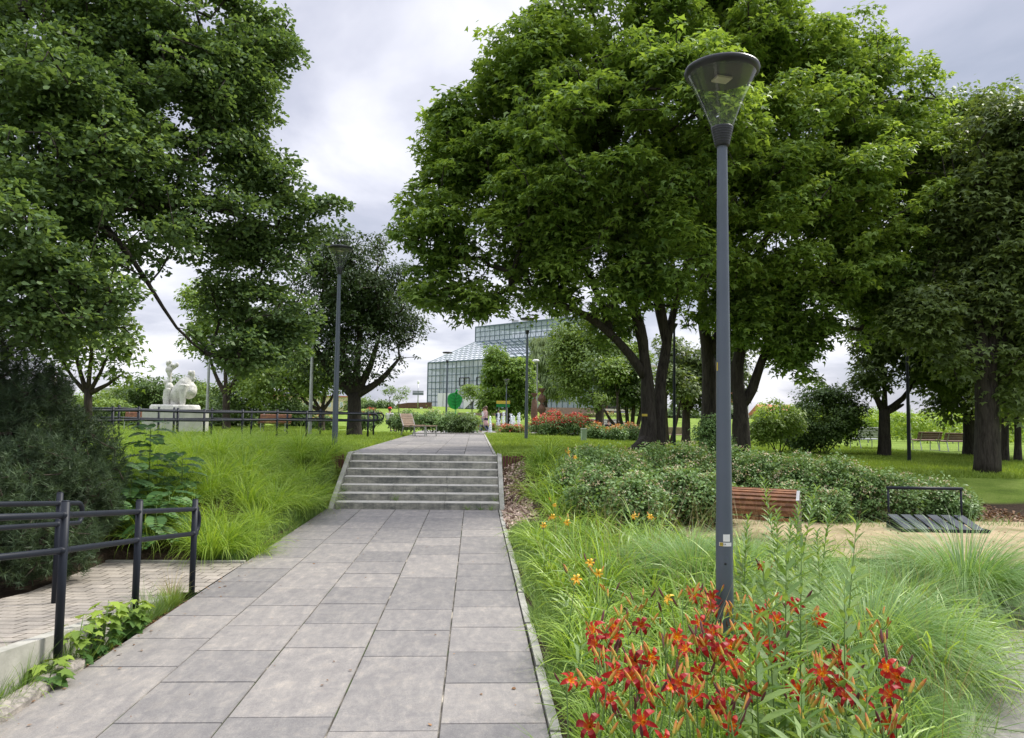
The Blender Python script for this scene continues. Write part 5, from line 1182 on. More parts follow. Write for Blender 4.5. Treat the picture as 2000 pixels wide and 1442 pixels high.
def shrub(name, label, px, Y_, blobs, nc, rc, nl, T, size, mat, seed, group=None, blossoms=None, cat='shrub', **kw):
    b_ = gp(px, Y_); rg = random.Random(seed); lm = []
    for i in range(5):
        b = blobs[i % len(blobs)]; q = at(b[0]+rg.uniform(-.4, .4)*b[2], b[1], Y_+(b[3] if len(b) > 3 else 0)); s_ = b_+Vector((rg.uniform(-.1, .1), rg.uniform(-.1, .1), -.05)); lm.append([(tuple(s_), .022), (tuple(s_.lerp(q, .5)), .016), (tuple(q), .008)])
    bl = [(b[0], b[1], Y_+(b[3] if len(b) > 3 else 0), b[2]) for b in blobs]
    kw.setdefault('tipr', .003); kw.setdefault('maxr', .03); kw.setdefault('nside', 5)
    r_ = tree(name, label, cat, b_, lm, bl, nc, rc, nl, T, size, M[mat], M['bark2'], seed, group, crown='foliage', trunk='stems', **kw)
    if blossoms:
        rng = np.random.default_rng(seed+500); B = blobs3(bl); nb, sz, bm, per = blossoms
        C = sample_blobs(rng, B, nb, .85); C = C[C[:, 2] > Hn(C[:, 0], C[:, 1])+.25]; C += np.array([0, 0, rc*.5])
        V, F, a = clump_leaves(rng, C, np.full(len(C), sz*1.1), per, sz, T_DIA, 1, .1, .5, .8); o_ = obj('blossoms', raw_mesh('blossoms', V-np.array(b_), F, [M[bm]], a), r_)
    return r_
# dark bush and pale shrub on the right lawn
shrub('dense_bush', 'big dark dense bush on the right lawn', 1608, 25, [(1600, 820, 58), (1640, 800, 40), (1570, 840, 34), (1615, 785, 26), (1660, 840, 22), (1560, 855, 24)], 260, .38, 90, T_DIA, .10, 'bushleaf', 71)
shrub('loose_shrub', 'pale loose shrub between leaning maple and the dark bush', 1520, 22, [(1510, 830, 30), (1535, 815, 28), (1490, 850, 28), (1520, 790, 14), (1545, 850, 26)], 110, .26, 60, T_DIA, .085, 'limeleaf', 72)
shrub('leafy_shrub', 'shrub growing against the middle maple trunk', 1392, 15.5, [(1385, 850, 24), (1392, 825, 16), (1400, 870, 24)], 60, .2, 60, T_DIA, .06, 'rose', 73)
# hedge mass behind the statue
for i, (px, py, Y_, r, m_) in enumerate([(130, 800, 50, 34, 'limeleaf'), (190, 795, 46, 30, 'midleaf'), (245, 790, 44, 34, 'midleaf'), (290, 775, 42, 36, 'bushleaf'), (225, 815, 40, 26, 'midleaf'), (400, 790, 42, 34, 'midleaf'), (450, 810, 40, 30, 'bushleaf'), (360, 770, 48, 34, 'bushleaf'), (575, 815, 42, 26, 'bushleaf')]):
    lbl = ['yellow green hedge shrub at far left beyond the low building', 'mid green hedge shrub left of the young maple', 'mid green hedge shrub below the long building roof', 'dark hedge shrub directly left of the statue', 'low shrub in front of the far hedge left of the pedestal', 'hedge shrub right of the seated stone form', 'dark hedge shrub behind the railing right of the pedestal', 'tall dark shrub behind the statue figure', 'dark shrub behind the long reddish bench'][i]
    shrub('hedge_shrub', lbl, px, Y_, [(px, py, r), (px+r*.7, py+6, r*.8), (px-r*.7, py+8, r*.7)], 90, .5, 80, T_DIA, .15, m_, 80+i)
# shrubs around the rear railing, chair and lamp
for i, (px, py, Y_, r, m_, bl, lb) in enumerate([
    (880, 826, 34, 17, 'rose', None, 'rounded shrub left of the fountain beside the distant lamp'), (905, 832, 33, 16, 'bushleaf', None, 'dark low shrub right of the distant lamp'), (845, 822, 35, 18, 'rose', (60, .06, 'blossom', 8), 'rose shrub with pale blossoms behind the park chair'),
    (800, 822, 36, 18, 'rose', (60, .06, 'blossom', 8), 'rose shrub with pale blossoms left of the park chair'), (780, 822, 37, 12, 'bushleaf', None, 'dark shrub between railing loop and chair'), (915, 822, 40, 14, 'midleaf', None, 'light shrub close to the fountain'),
    (725, 815, 37, 13, 'rose', (70, .07, 'redblossom', 8), 'pink flowering shrub behind the rear railing end'), (705, 822, 36, 12, 'rose', (60, .07, 'redblossom', 8), 'pink flowering shrub right of the plum tree trunk'), (630, 825, 36, 13, 'rose', (60, .07, 'orangeblossom', 8), 'peach flowering shrub seen through the railing')]):
    shrub('shrub', lb, px, Y_, [(px, py, r), (px+r*.9, py+4, r*.7), (px-r*.9, py+4, r*.7)], 70, .26, 70, T_DIA, .09, m_, 100+i, None, bl)
# red rose beds by the lamp
for i, (px, py, Y_, r) in enumerate([(1060, 832, 31, 16), (1085, 835, 30, 18), (1112, 832, 30, 18), (1140, 836, 31, 16), (1080, 822, 33, 16), (1125, 826, 33, 14), (1165, 846, 26, 13), (1200, 850, 25.5, 13), (1230, 845, 27, 13)]):
    shrub('rose_bush', ['leftmost red rose bush right of the dark lamp post', 'low red rose bush behind the lawn edge', 'full red rose bush in the middle of the bed', 'red rose bush directly behind the pale marker box', 'rear red rose bush behind the leftmost ones', 'rear red rose bush before the sitting couple', 'sparse orange red rose bush right of the marker box', 'sparse rose bush below the sitting couple', 'sparse rose bush touching the maple trunk'][i],
          px, Y_, [(px, py, r), (px+r*.8, py+3, r*.8), (px-r*.8, py+3, r*.8)], 60, .22, 60, T_DIA, .07, 'rose', 120+i, None, (90 if i < 6 else 40, .075, 'redblossom' if i < 6 else 'orangeblossom', 9))
# flower borders on the far slope
for i, (px, Y_, w_, m_) in enumerate([(1150, 70, 5.5, 'orangeblossom'), (1120, 64, 4, 'redblossom'), (1170, 84, 8, 'blossom'), (1150, 95, 7, 'orangeblossom'), (960, 60, 2.2, 'redblossom'), (1000, 42, 1.6, 'redblossom')]):
    rng = np.random.default_rng(150+i); c_ = gp(px, Y_); n = 90; C = np.stack([rng.uniform(-w_/2, w_/2, n), rng.uniform(-.5, .5, n), rng.uniform(.1, .45, n)], 1)
    C[:, 2] += Hn(C[:, 0]+c_.x, C[:, 1]+c_.y)-c_.z
    t = thing('flower_border', ['orange flower border below the terrace wall', 'red flower border right of the wooden columns', 'long pale flower border on the upper slope', 'orange border high on the slope', 'small red flower patch behind the fountain jets', 'low red flower patch right of the fountain'][i], 'flower bed', c_)
    V, F, a = clump_leaves(rng, C, np.full(n, .22), 40, .10, T_DIA); obj('foliage', raw_mesh('foliage', V, F, [M['midleaf']], a), t)
    V, F, a = clump_leaves(rng, C[:50]+[0, 0, .12], np.full(50, .16), 16, .09, T_DIA); obj('blossoms', raw_mesh('blossoms', V, F, [M[m_]], a), t)

# ---- rose hedge on the right, individual bushes with cream hips/blossoms
RB = [(1150, 905, 13.2, 55), (1215, 915, 12.4, 60), (1285, 905, 13.2, 58), (1170, 955, 10.6, 52), (1250, 965, 10.0, 58), (1330, 950, 11.0, 60), (1350, 900, 13.2, 56), (1440, 910, 13.0, 60), (1500, 925, 12.6, 62), (1575, 925, 12.4, 60), (1640, 935, 12.2, 62), (1700, 950, 12.0, 56), (1760, 955, 12.0, 50), (1830, 965, 12.2, 50), (1875, 975, 12.0, 30), (1395, 960, 10.8, 50), (1545, 975, 11.7, 50), (1620, 985, 11.6, 42), (1120, 925, 11.8, 36)]
RBL = ['at the far left end below the lawn', 'second from the left in the back row', 'just in front of the twin maple trunk', 'low in front near the yellow daylilies', 'front and centre before the fine blue green grass', 'front, left of the nearest lamp pole', 'behind the lamp pole on its left', 'behind the slatted bench', 'upright and behind the right end of the bench', 'dark and tall between bench and rack', 'with deep shadow beneath it', 'directly left of the bicycle rack', 'behind the left upright of the rack', 'behind the rack top bar on the right', 'small, ending the row at the rack right upright', 'low beside the lamp pole', 'low between bench and gravel', 'low at the gravel edge', 'small, with reaching upright shoots']
for i, (px, py, Y_, r) in enumerate(RB):
    rr = r*.70; py = py+10
    bl = [(px, py, rr), (px+rr*.7, py+12, rr*.75, .2), (px-rr*.7, py+12, rr*.75, -.2), (px+rr*.2, py+rr*.7, rr*.7, -.2), (px-rr*.3, py-rr*.6, rr*.45), (px+rr*.5, py-rr*.75, rr*.28), (px-rr*.8, py-rr*.5, rr*.25)]
    shrub('rose_bush', 'leafy rose bush with faded cream blossoms, '+RBL[i], px, Y_, bl, 88, .15, 62, T_DIA if Y_ > 11.5 else T_OAK, .052, 'rose', 200+i, 'faded rose bushes in the right hedge', (170, .028, 'blossom', 6), droop=.3, up=.5, flat=.8)

# ---- pine at the left
def pine(name, label, base, blobs, nt_, seed, nn_=34, ln=.075):
    rng = np.random.default_rng(seed); root = thing(name, label, 'shrub', base); B = blobs3(blobs)
    C = sample_blobs(rng, B, nt_, .4); g = Hn(C[:, 0], C[:, 1]); C = C[C[:, 2] > g+.1]
    dirs = unit(unit(C-np.array(base)-np.array([0, 0, -.3]))+np.array([0, 0, .55])+rng.normal(size=C.shape)*.35)
    k = np.repeat(np.arange(len(C)), nn_); n = len(k); al = rng.random(n)*.16
    rad = unit(np.cross(dirs[k], rng.normal(size=(n, 3)))); ax = dirs[k]*(.35+al[:, None]*3)+rad*.9
    pos = C[k]+dirs[k]*(al[:, None]-.10); Rm = frames(ax, rng.normal(size=(n, 3)))
    TV = np.array(T_NEED[0])*[2.6, 1, 1]
    V, F = scatter(TV, T_NEED[1], pos, Rm, ln*(.8+.5*rng.random(n))); tone = rng.random(len(C))
    obj('needles', raw_mesh('needles', V-np.array(base), F, [M['needle']], np.clip(.6*tone[k]+.4*rng.random(n), 0, 1)), root)
    lm = [[(tuple(base), .09), (tuple(Vector(base).lerp(at(b[0], b[1], b[2]), .6)), .05), (tuple(at(b[0], b[1], b[2])), .02)] for b in blobs[:6]]
    mb = MB(); limb_mesh(mb, lm, 8, seed); V1 = np.array([tuple(v) for v in mb.v]); W = wood(rng, lm, C[::3], .004, .4, .05, .3)
    obj('branches', raw_mesh('branches', np.concatenate([V1, W[0]])-np.array(base), mb.f+(W[1]+len(V1)).tolist(), [M['bark2']], None, True), root)
    return root
pine('mountain_pine', 'dark bushy pine shrub filling the left side behind the handrails', tuple(gp(60, 9.0)), [(30, 740, 8.6, 70), (60, 830, 8.2, 90), (150, 880, 8.4, 80), (60, 940, 7.6, 95), (170, 960, 8.0, 60), (20, 1050, 7.0, 95), (120, 1060, 7.4, 70), (200, 900, 8.8, 40), (-80, 850, 8.0, 130), (20, 660, 8.8, 34), (230, 930, 8.6, 26), (-60, 1000, 7, 120), (100, 760, 8.6, 40), (190, 1000, 8.2, 45)], 4600, 301)
# ---- pinnate robinia seedlings
def pinnate(label, px, Y_, h, nfr, seed, sz=.30):
    rng = np.random.default_rng(seed); b_ = gp(px, Y_); t = thing('robinia_seedling', label, 'plant', b_)
    mb = MB(); mb.tube([(0, 0, 0), (.02, 0, h*.5), (0, .02, h*.95)], [.010, .008, .004], 6); PS, AX, NR, SS = [], [], [], []
    for i in range(nfr):
        z = h*(.25+.75*(i+.5)/nfr); a = i*2.4; el_ = rng.uniform(.1, .7); d = np.array([math.cos(a)*math.cos(el_), math.sin(a)*math.cos(el_), math.sin(el_)]); L_ = sz*rng.uniform(.8, 1.25)
        P = [np.array([0, 0, z])+d*L_*f+np.array([0, 0, -.45*L_*f*f]) for f in np.linspace(0, 1, 10)]; mb.tube([Vector(p) for p in P[::3]], .0025, 4)
        side = unit(np.cross(d, [0, 0, 1.])[None])[0]
        for k in range(2, 10):
            for s_ in (-1, 1):
                PS.append(P[k]); AX.append(side*s_+d*.35+np.array([0, 0, -.12])); NR.append(np.array([0, 0, .8])+d*.5+np.array([0, -.7, 0])+rng.normal(size=3)*.3); SS.append(L_*.36*math.sin(math.pi*(k+2)/13))
        PS.append(P[9]); AX.append(d); NR.append(np.array([0, 0, 1.])); SS.append(L_*.25)
    mb.build('stem', M['stem'], t, True); V, F = scatter(np.array(T_OAK[0])*[.72, 1, 1], T_OAK[1], np.array(PS), frames(np.array(AX), np.array(NR)), np.array(SS)); obj('leaflets', raw_mesh('leaflets', V, F, [M['robinia']], rng.random(len(F))), t)
for i, (px, Y_, h, nf, lb) in enumerate([(285, 9.4, 1.15, 26, 'tallest pinnate leaved seedling between pine and lime grass'), (250, 8.9, .8, 20, 'pinnate seedling leaning over the dark gap by the pine'), (325, 8.9, .6, 18, 'low pinnate seedling behind the near handrail end'), (300, 8.6, .55, 18, 'low pinnate seedling left of the last handrail post'), (210, 8.5, .5, 14, 'low pinnate seedling beside the middle handrail post'), (350, 9.6, .75, 16, 'pinnate seedling at the edge of the lime grass')]):
    pinnate(lb, px, Y_, h, nf, 320+i)

# ---- grass tuft meshes (shared)
def blades_mesh(name, mat, n, L_, spread, arch, wid, seed, base_r=.06, segs=4, lv=.55):
    rng = np.random.default_rng(seed); a = rng.random(n)*2*np.pi; tilt = spread*rng.random(n)**.8; Ls = L_*(1.1-lv*rng.random(n))
    out = np.stack([np.cos(a), np.sin(a), np.zeros(n)], 1); p0 = out*(base_r*rng.random(n)[:, None]**.5); side = np.stack([-np.sin(a), np.cos(a), np.zeros(n)], 1)
    side = unit(side+rng.normal(size=(n, 3))*.35); rows = []
    for k in range(segs+1):
        f = k/segs; th = tilt + arch*(.6+.8*rng.random(n)*0+.4)*f
        if k == 0: c_ = p0.copy(); th_prev = tilt
        else:
            thm = tilt+arch*((k-.5)/segs)**1.4*(.5+rngs); c_ = c_ + (Ls/segs)[:, None]*(out*np.sin(thm)[:, None]+np.array([0, 0, 1.])*np.cos(thm)[:, None])
        if k == 0: rngs = rng.random(n)
        w_ = wid*(1-f)**.7*(.6+.4*min(1, f*4)) if k < segs else wid*.04
        rows.append(np.stack([c_-side*w_, c_+side*w_], 1))
    V = np.stack(rows, 1).reshape(n, -1, 3); F = []
    for k in range(segs): F.append([2*k, 2*k+1, 2*k+3, 2*k+2])
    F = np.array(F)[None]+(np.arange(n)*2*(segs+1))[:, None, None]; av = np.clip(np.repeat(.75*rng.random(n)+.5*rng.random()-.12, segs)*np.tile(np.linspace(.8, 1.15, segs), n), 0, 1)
    return raw_mesh(name, V.reshape(-1, 3), F.reshape(-1, 4), [mat], av)
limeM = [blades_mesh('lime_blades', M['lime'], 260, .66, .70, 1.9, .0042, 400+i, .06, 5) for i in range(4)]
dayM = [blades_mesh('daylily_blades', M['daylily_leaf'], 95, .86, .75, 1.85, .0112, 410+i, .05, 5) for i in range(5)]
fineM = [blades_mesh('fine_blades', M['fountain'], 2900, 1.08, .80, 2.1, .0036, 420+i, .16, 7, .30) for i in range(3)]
def put(name, me, loc, rz, s, label, cat, group):
    o_ = obj(name, me); o_.location = loc; o_.rotation_euler = (0, 0, rz); o_.scale = s if isinstance(s, tuple) else (s, s, s); return tag(o_, label, cat, group)
rg = random.Random(77); cnt = 0
# lime bank left : between the walk and the upper lawn
cand = []
for i in range(4000):
    x, y = rg.uniform(-7.4, -2.55), rg.uniform(8.5, 14.6)
    if x > -2.66: continue
    if x < -3.9-(y-8.5)*.75: continue
    if all((x-a_)**2+(y-b_)**2 > .33**2 for a_, b_ in cand): cand.append((x, y))
for x, y in cand[:260]:
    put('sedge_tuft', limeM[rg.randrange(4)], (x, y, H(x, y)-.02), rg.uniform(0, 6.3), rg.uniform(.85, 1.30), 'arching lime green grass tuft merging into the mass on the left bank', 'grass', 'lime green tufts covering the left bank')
put('sedge_tuft', limeM[0], tuple(gp(445, 8.62, -.02)), .3, 1.05, 'distinct rounded lime grass tuft at the back edge of the ramp paving', 'grass', 'lime tufts at the ramp edge')
put('sedge_tuft', limeM[2], tuple(gp(500, 8.9, -.02)), 1.3, .9, 'lime grass tuft right beside the rounded one at the walk edge', 'grass', 'lime tufts at the ramp edge')
# daylily foliage bed right
FG = [(1700, 4.85, (.98, .98, .92)), (1885, 6.4, (1.15, 1.1, .98)), (1775, 6.0, (.7, .7, .72)), (1600, 6.3, (.8, .8, .66)), (1355, 7.3, (.85, .85, .74)), (1460, 7.6, (.8, .8, .7)), (1300, 7.8, (.7, .7, .6)), (1540, 7.2, (.7, .7, .62)), (1640, 5.5, (.75, .75, .66)), (1770, 3.95, (.45, .45, .45))]
FGP = [(gp(a_, b_).x, b_) for a_, b_, _ in FG]
cand = []
def edge_x(y): return 2.3+(y-3.2)*.92
for i in range(6000):
    y = rg.uniform(2.2, 11.5); x = rg.uniform(.72, 3.6)
    if x > edge_x(y)-.5 and y < 8.2: continue
    if x > 1.1+(12.3-y)*.42 and y > 8.6: continue
    if x > 2.6 and y > 8.4: continue
    if y > 9.8 and x < .98: continue
    if all((x-a_)**2+(y-b_)**2 > (.31 if y < 6 else .36)**2 and all((x-a_)**2+(y-b_)**2 > .45**2 for a_, b_ in FGP) for a_, b_ in cand): cand.append((x, y))
for x, y in sorted(cand, key=lambda q: q[1])[:240]:
    if abs(x-1.40) < .10 and abs(y-4.8) < .10: continue
    s_ = rg.uniform(.7, 1.0)*(.85 if y < 3.6 else 1)*(.8 if x < .95 else 1)
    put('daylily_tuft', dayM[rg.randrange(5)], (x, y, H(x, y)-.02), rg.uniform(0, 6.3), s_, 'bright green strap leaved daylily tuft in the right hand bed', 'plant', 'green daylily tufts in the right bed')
for x, y in [(.78+rg.random()*.5, 11.4+k*.33) for k in range(9)]:
    put('daylily_tuft', dayM[rg.randrange(5)], (x+.25, y, H(x, y)-.02), rg.uniform(0, 6.3), rg.uniform(.8, 1.1), 'green daylily tuft on the slope right of the steps', 'plant', 'daylily tufts beside the steps')
# fine fountain grasses
FGL = ['nearest big blue green fountain grass mound beside the side path', 'large fountain grass mound at the right edge by the gravel', 'smaller fountain grass mound between the two biggest ones', 'fine green fountain grass behind the tall weeds',
       'fine blue green grass mound left of the nearest lamp', 'fine blue green grass mound right behind the nearest lamp', 'low fine grass at the foot of the rose bushes', 'fine grass mound in front of the bench', 'soft grass mound behind the daylilies', 'small grass mound low by the paving corner']
for i, (px, Y_, s_) in enumerate(FG):
    lb = FGL[i]
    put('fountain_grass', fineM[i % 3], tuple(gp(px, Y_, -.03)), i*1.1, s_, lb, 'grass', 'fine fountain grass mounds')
# ---- lawn blades
def lawn(name, label, x0, x1, y0, y1, n, seed, test, hh=.055, mat='lawn', ex=1.6, wid=.006):
    rng = np.random.default_rng(seed); y = y0+(y1-y0)*rng.random(n)**ex; x = x0+(x1-x0)*rng.random(n); k = test(x, y); x, y = x[k], y[k]; n = len(x); z = Hn(x, y)
    a = rng.random(n)*6.28; h = hh*(.5+rng.random(n)); lean = rng.normal(size=(n, 2))*.5; ww = wid*(1+y/14)
    p = np.stack([x, y, z-.005], 1); s_ = np.stack([np.cos(a), np.sin(a), 0*a], 1)*ww[:, None]; tip = p+np.stack([lean[:, 0]*h, lean[:, 1]*h, h], 1)
    V = np.stack([p-s_, p+s_, tip], 1).reshape(-1, 3); F = np.arange(3*n).reshape(-1, 3)
    o_ = obj(name, raw_mesh(name, V, F, [M[mat]], np.clip(.5+.35*vnoise(x, y, 1.3)+.25*rng.normal(size=n), 0, 1))); tag(o_, label, kind='stuff')
lawn('lawn_grass', 'short mown grass of the right lawn', .45, 17, 14.0, 46, 230000, 501, lambda x, y: (y > 14.2+1.6*ss(1, 4, x)) & ~((x < 6) & (y > 40)), .07)
lawn('lawn_grass', 'short grass of the left lawn around the statue', -17, -2.55, 13.0, 46, 230000, 502, lambda x, y: (y > 13.2) & ~((x > -7) & (y > 32)), .08)
lawn('rough_grass', 'weedy grass along the right edging of the walk', .48, .95, 2.5, 10.6, 15000, 503, lambda x, y: x > .49+.06*np.sin(y*5), .10, 'weed', 1.2, .003)
lawn('rough_grass', 'rough grass and weeds beside left edge of walk before steps', -2.95, -2.53, 8.45, 14, 9000, 504, lambda x, y: x < -2.53+.0*y, .12, 'weed', 1, .004)
lawn('rough_grass', 'weeds growing between granite kerb and ramp kerb', -2.65, -2.61, 2.0, 6.9, 2200, 505, lambda x, y: x > -9, .15, 'weed', 1, .0035)
lawn('rough_grass', 'ground weeds under the daylily and grass bed', .6, 5.5, 2.4, 9.5, 4000, 506, lambda x, y: (x < edge_x(y)-.05), .16, 'weed', 1, .004)
# mulch strip by the steps and beneath the roses; leaf litter
def chips(name, label, x0, x1, y0, y1, n, seed, mat, size, test=None, dz=.004):
    rng = np.random.default_rng(seed); x = rng.uniform(x0, x1, n); y = rng.uniform(y0, y1, n)
    if test is not None: k = test(x, y); x, y = x[k], y[k]
    n = len(x); z = Hn(x, y)+dz+rng.random(n)*.012
    if mat == 'litter' and x1 < -2.4: z = np.maximum(z, np.where(x > -2.5, pathz(y)+.008, z))
    Rm = frames(rng.normal(size=(n, 3))*[1, 1, .25], rng.normal(size=(n, 3))*.35+[0, 0, 1.]); V, F = scatter(T_OAK[0], T_OAK[1], np.stack([x, y, z], 1), Rm, size*(.5+rng.random(n)))
    o_ = obj(name, raw_mesh(name, V, F, [M[mat]], rng.random(n))); tag(o_, label, kind='stuff')
chips('wood_mulch', 'pale wood chip mulch strip right of the steps', .50, .93, 10.6, 14.05, 11000, 511, 'mulch', .05)
chips('wood_mulch', 'wood chip mulch under the rose bushes by the gravel', 3.5, 9.5, 11.3, 14.2, 12000, 512, 'litter', .05)
chips('leaf_litter', 'dry brown leaves along the granite kerb', -2.86, -2.50, 1.5, 7.0, 1500, 513, 'litter', .030)
rng = np.random.default_rng(514); n = 300; x = np.where(rng.random(n) < .75, PX0+rng.random(n)**2*.25, rng.uniform(PX0, PX1, n)); y = rng.uniform(2, 12.5, n)
Rm = frames(rng.normal(size=(n, 3))*[1, 1, .1], rng.normal(size=(n, 3))*.15+[0, 0, 1.]); V, F = scatter(T_OAK[0], T_OAK[1], np.stack([x, y, pathz(y)+.012], 1), Rm, .010+.030*rng.random(n)**2); tag(obj('fallen_leaves', raw_mesh('fallen_leaves', V, F, [M['litter']], rng.random(n))), 'small fallen leaves scattered on the slabs', kind='stuff')

# ---- maple seedlings at the kerb
def maple_seedling(label, x, y, h, n, seed, sz=.085):
    rng = np.random.default_rng(seed); t = thing('maple_seedling', label, 'plant', (x, y, 0.03)); mb = MB(); PS, AX, NR, SS, AV = [], [], [], [], []
    for s_ in range(4):
        bx, by = rng.normal(size=2)*.05; hh = h*rng.uniform(.6, 1); mb.tube([(bx*.4, by*.4, -.03), (bx, by, hh*.6), (bx*1.4, by*1.4, hh)], [.005, .004, .002], 5)
        for k in range(n//4):
            f = rng.random()**.7; a = rng.random()*6.28; d = np.array([math.cos(a), math.sin(a), .1]); p = np.array([bx*1.2*f, by*1.2*f, hh*f])+d*.05
            PS.append(p+d*.02); AX.append(d+np.array([0, 0, -.5])); NR.append(np.array([0, 0, 1.])+d*.5+rng.normal(size=3)*.25); SS.append(sz*rng.uniform(.6, 1.2)); AV.append(np.clip((f-.45)*1.6+.2*rng.random(), 0, 1))
    mb.build('stem', M['stem'], t, True); V, F = scatter(T_MAPLE[0], T_MAPLE[1], np.array(PS), frames(np.array(AX), np.array(NR)), np.array(SS)); obj('leaves', raw_mesh('leaves', V, F, [M['seedling']], AV), t)
maple_seedling('bright yellow green maple seedling at the kerb between the handrail posts', -2.60, 5.45, .36, 110, 521)
maple_seedling('darker maple seedling right of the bright one', -2.58, 5.85, .26, 80, 522)
maple_seedling('maple seedling left of the bright one by the kerb wall', -2.62, 5.10, .34, 50, 523)
maple_seedling('low leafy seedling at the lower left picture edge', -2.64, 3.95, .22, 70, 524)
maple_seedling('low seedling in front of the kerb wall near the granite stones', -2.60, 4.75, .18, 60, 525)
put('dry_grass_tuft', blades_mesh('dry_blades', M['straw'], 90, .34, .5, .8, .002, 530, .05), (-2.66, 6.8, .03), 0, 1, 'dry brown grass tuft at the foot of the last handrail post', 'grass', None)
put('green_grass_tuft', blades_mesh('green_blades', M['lawn'], 120, .22, .6, .9, .0025, 531, .06), (-2.60, 6.65, .03), 0, 1, 'short green grass tuft beside the dry one', 'grass', None)
for i, (x, y, s_) in enumerate([(-2.63, 4.3, 1.0), (-2.62, 4.6, 1.1), (-2.47, 3.95, .5), (-2.64, 4.15, 1.0), (-2.64, 4.9, .8)]):
    put('weed_tuft', dayM[i], (x, y, .0), i, .30*s_, ['green weed tuft left of the third visible granite stone', 'green weed tuft where the granite stones end', 'little weed tuft on the slab side of the granite stones', 'green weed tuft hanging over the second granite stone', 'green weed tuft beyond the last granite stone'][i], 'plant', 'weed tufts at the lower left kerb')
# ---- red daylilies
def petal_flower(name, mat, seed, r=.065):
    rng = random.Random(seed); mb = MB()
    for k in range(6):
        a = k*math.pi/3+rng.uniform(-.08, .08); wd = (.0165 if k % 2 else .0115)*r/.065; rr_ = r*rng.uniform(.9, 1.1); prof = [(0, 0, .15), (.14, .62, .40), (.38, .98, .80), (.68, 1.02, 1.0), (.93, .70, .75), (1.04, .30, .10)]
        ct, st_ = math.cos(a), math.sin(a); rows = []
        for (d, z, w_) in prof:
            x = rr_*d; zz_ = r*z*.85; w2 = wd*w_
            rows.append([(x*ct-w2*-st_*-1, x*st_-w2*ct, zz_+w2*.35), (x*ct, x*st_, zz_-w2*.1), (x*ct+w2*-st_, x*st_+w2*ct, zz_+w2*.35)])
            rows[-1][0] = (x*ct+w2*st_, x*st_-w2*ct, zz_+w2*.35)
        for i in range(len(rows)-1):
            V_ = rows[i]+rows[i+1]; av = [.05, .3, .6, .8, .95][i]
            mb.add(V_, [[0, 1, 4, 3], [1, 2, 5, 4]], 0, av)
    for k in range(5):
        a = k*1.25; mb.tube([(0, 0, .01), (.012*math.cos(a), .012*math.sin(a), r*.6), (.022*math.cos(a), .022*math.sin(a), r*.95)], .0011, 4, 0, .1)
    return mb.mesh(name, mat, True)
flowM = [petal_flower('flower', M['petal'], 600+i, .050) for i in range(5)]; yfM = [petal_flower('flower', M['ypetal'], 610+i, .034) for i in range(2)]
def bud_mesh(seed, mat, L_=.066, r=.0066):
    rg_ = random.Random(seed); mb = MB(); bend = rg_.uniform(-.012, .012); prof = [(0, .003), (.25, .006), (.55, r), (.8, r*.8), (1, .0015)]
    for i in range(4):
        z0_, r0_ = prof[i]; z1_, r1_ = prof[i+1]; mb.tube([(bend*z0_**2, 0, z0_*L_), (bend*z1_**2, 0, z1_*L_)], [r0_, r1_], 6, 0, [0, .3, .7, 1][i], False)
    return mb.mesh('bud', mat, True)
budM = [bud_mesh(i, M['bud']) for i in range(4)]; witM = [bud_mesh(9+i, M['witherbud'], .06, .006) for i in range(2)]
FL = [(1107, 1313), (1155, 1400), (1262, 1390), (1290, 1422), (1169, 1219), (1195, 1230), (1205, 1208), (1252, 1208), (1172, 1243), (1180, 1270), (1190, 1292), (1245, 1272), (1266, 1262), (1163, 1332), (1192, 1355), (1275, 1342), (1362, 1152), (1395, 1155), (1368, 1200), (1388, 1178), (1400, 1225), (1380, 1245), (1412, 1258), (1428, 1246), (1445, 1240), (1372, 1290), (1335, 1312), (1360, 1345), (1400, 1355), (1420, 1345), (1440, 1290), (1425, 1390), (1500, 1245), (1515, 1258), (1485, 1180), (1557, 1168), (1612, 1195), (1650, 1280), (1635, 1268), (1605, 1300), (1645, 1325), (1652, 1348), (1740, 1285), (1758, 1302), (1738, 1392), (1690, 1360), (1745, 1340), (1490, 1095), (1520, 1200), (1460, 1215), (1345, 1255), (1305, 1330), (1230, 1310), (1470, 1330), (1560, 1330), (1320, 1230)]
rg = random.Random(90); base_fol = blades_mesh('foliage', M['daylily_leaf'], 40, .46, .5, 1.3, .009, 440, .03)
FLBL = {0: 'lone red daylily leaning out over the walk edging at the far left of the clump', 1: 'red star shaped daylily near the bottom, left of the double bloom', 2: 'big open red daylily at the bottom centre of the clump', 16: 'red daylily touching the left side of the nearest lamp pole', 36: 'red daylily on the right beside tall weeds and fountain grass', 42: 'red daylily at the right end of the clump', 44: 'low red daylily at the lower right before the paving', 47: 'lone red daylily right of the lamp sticker'}
fi = 0
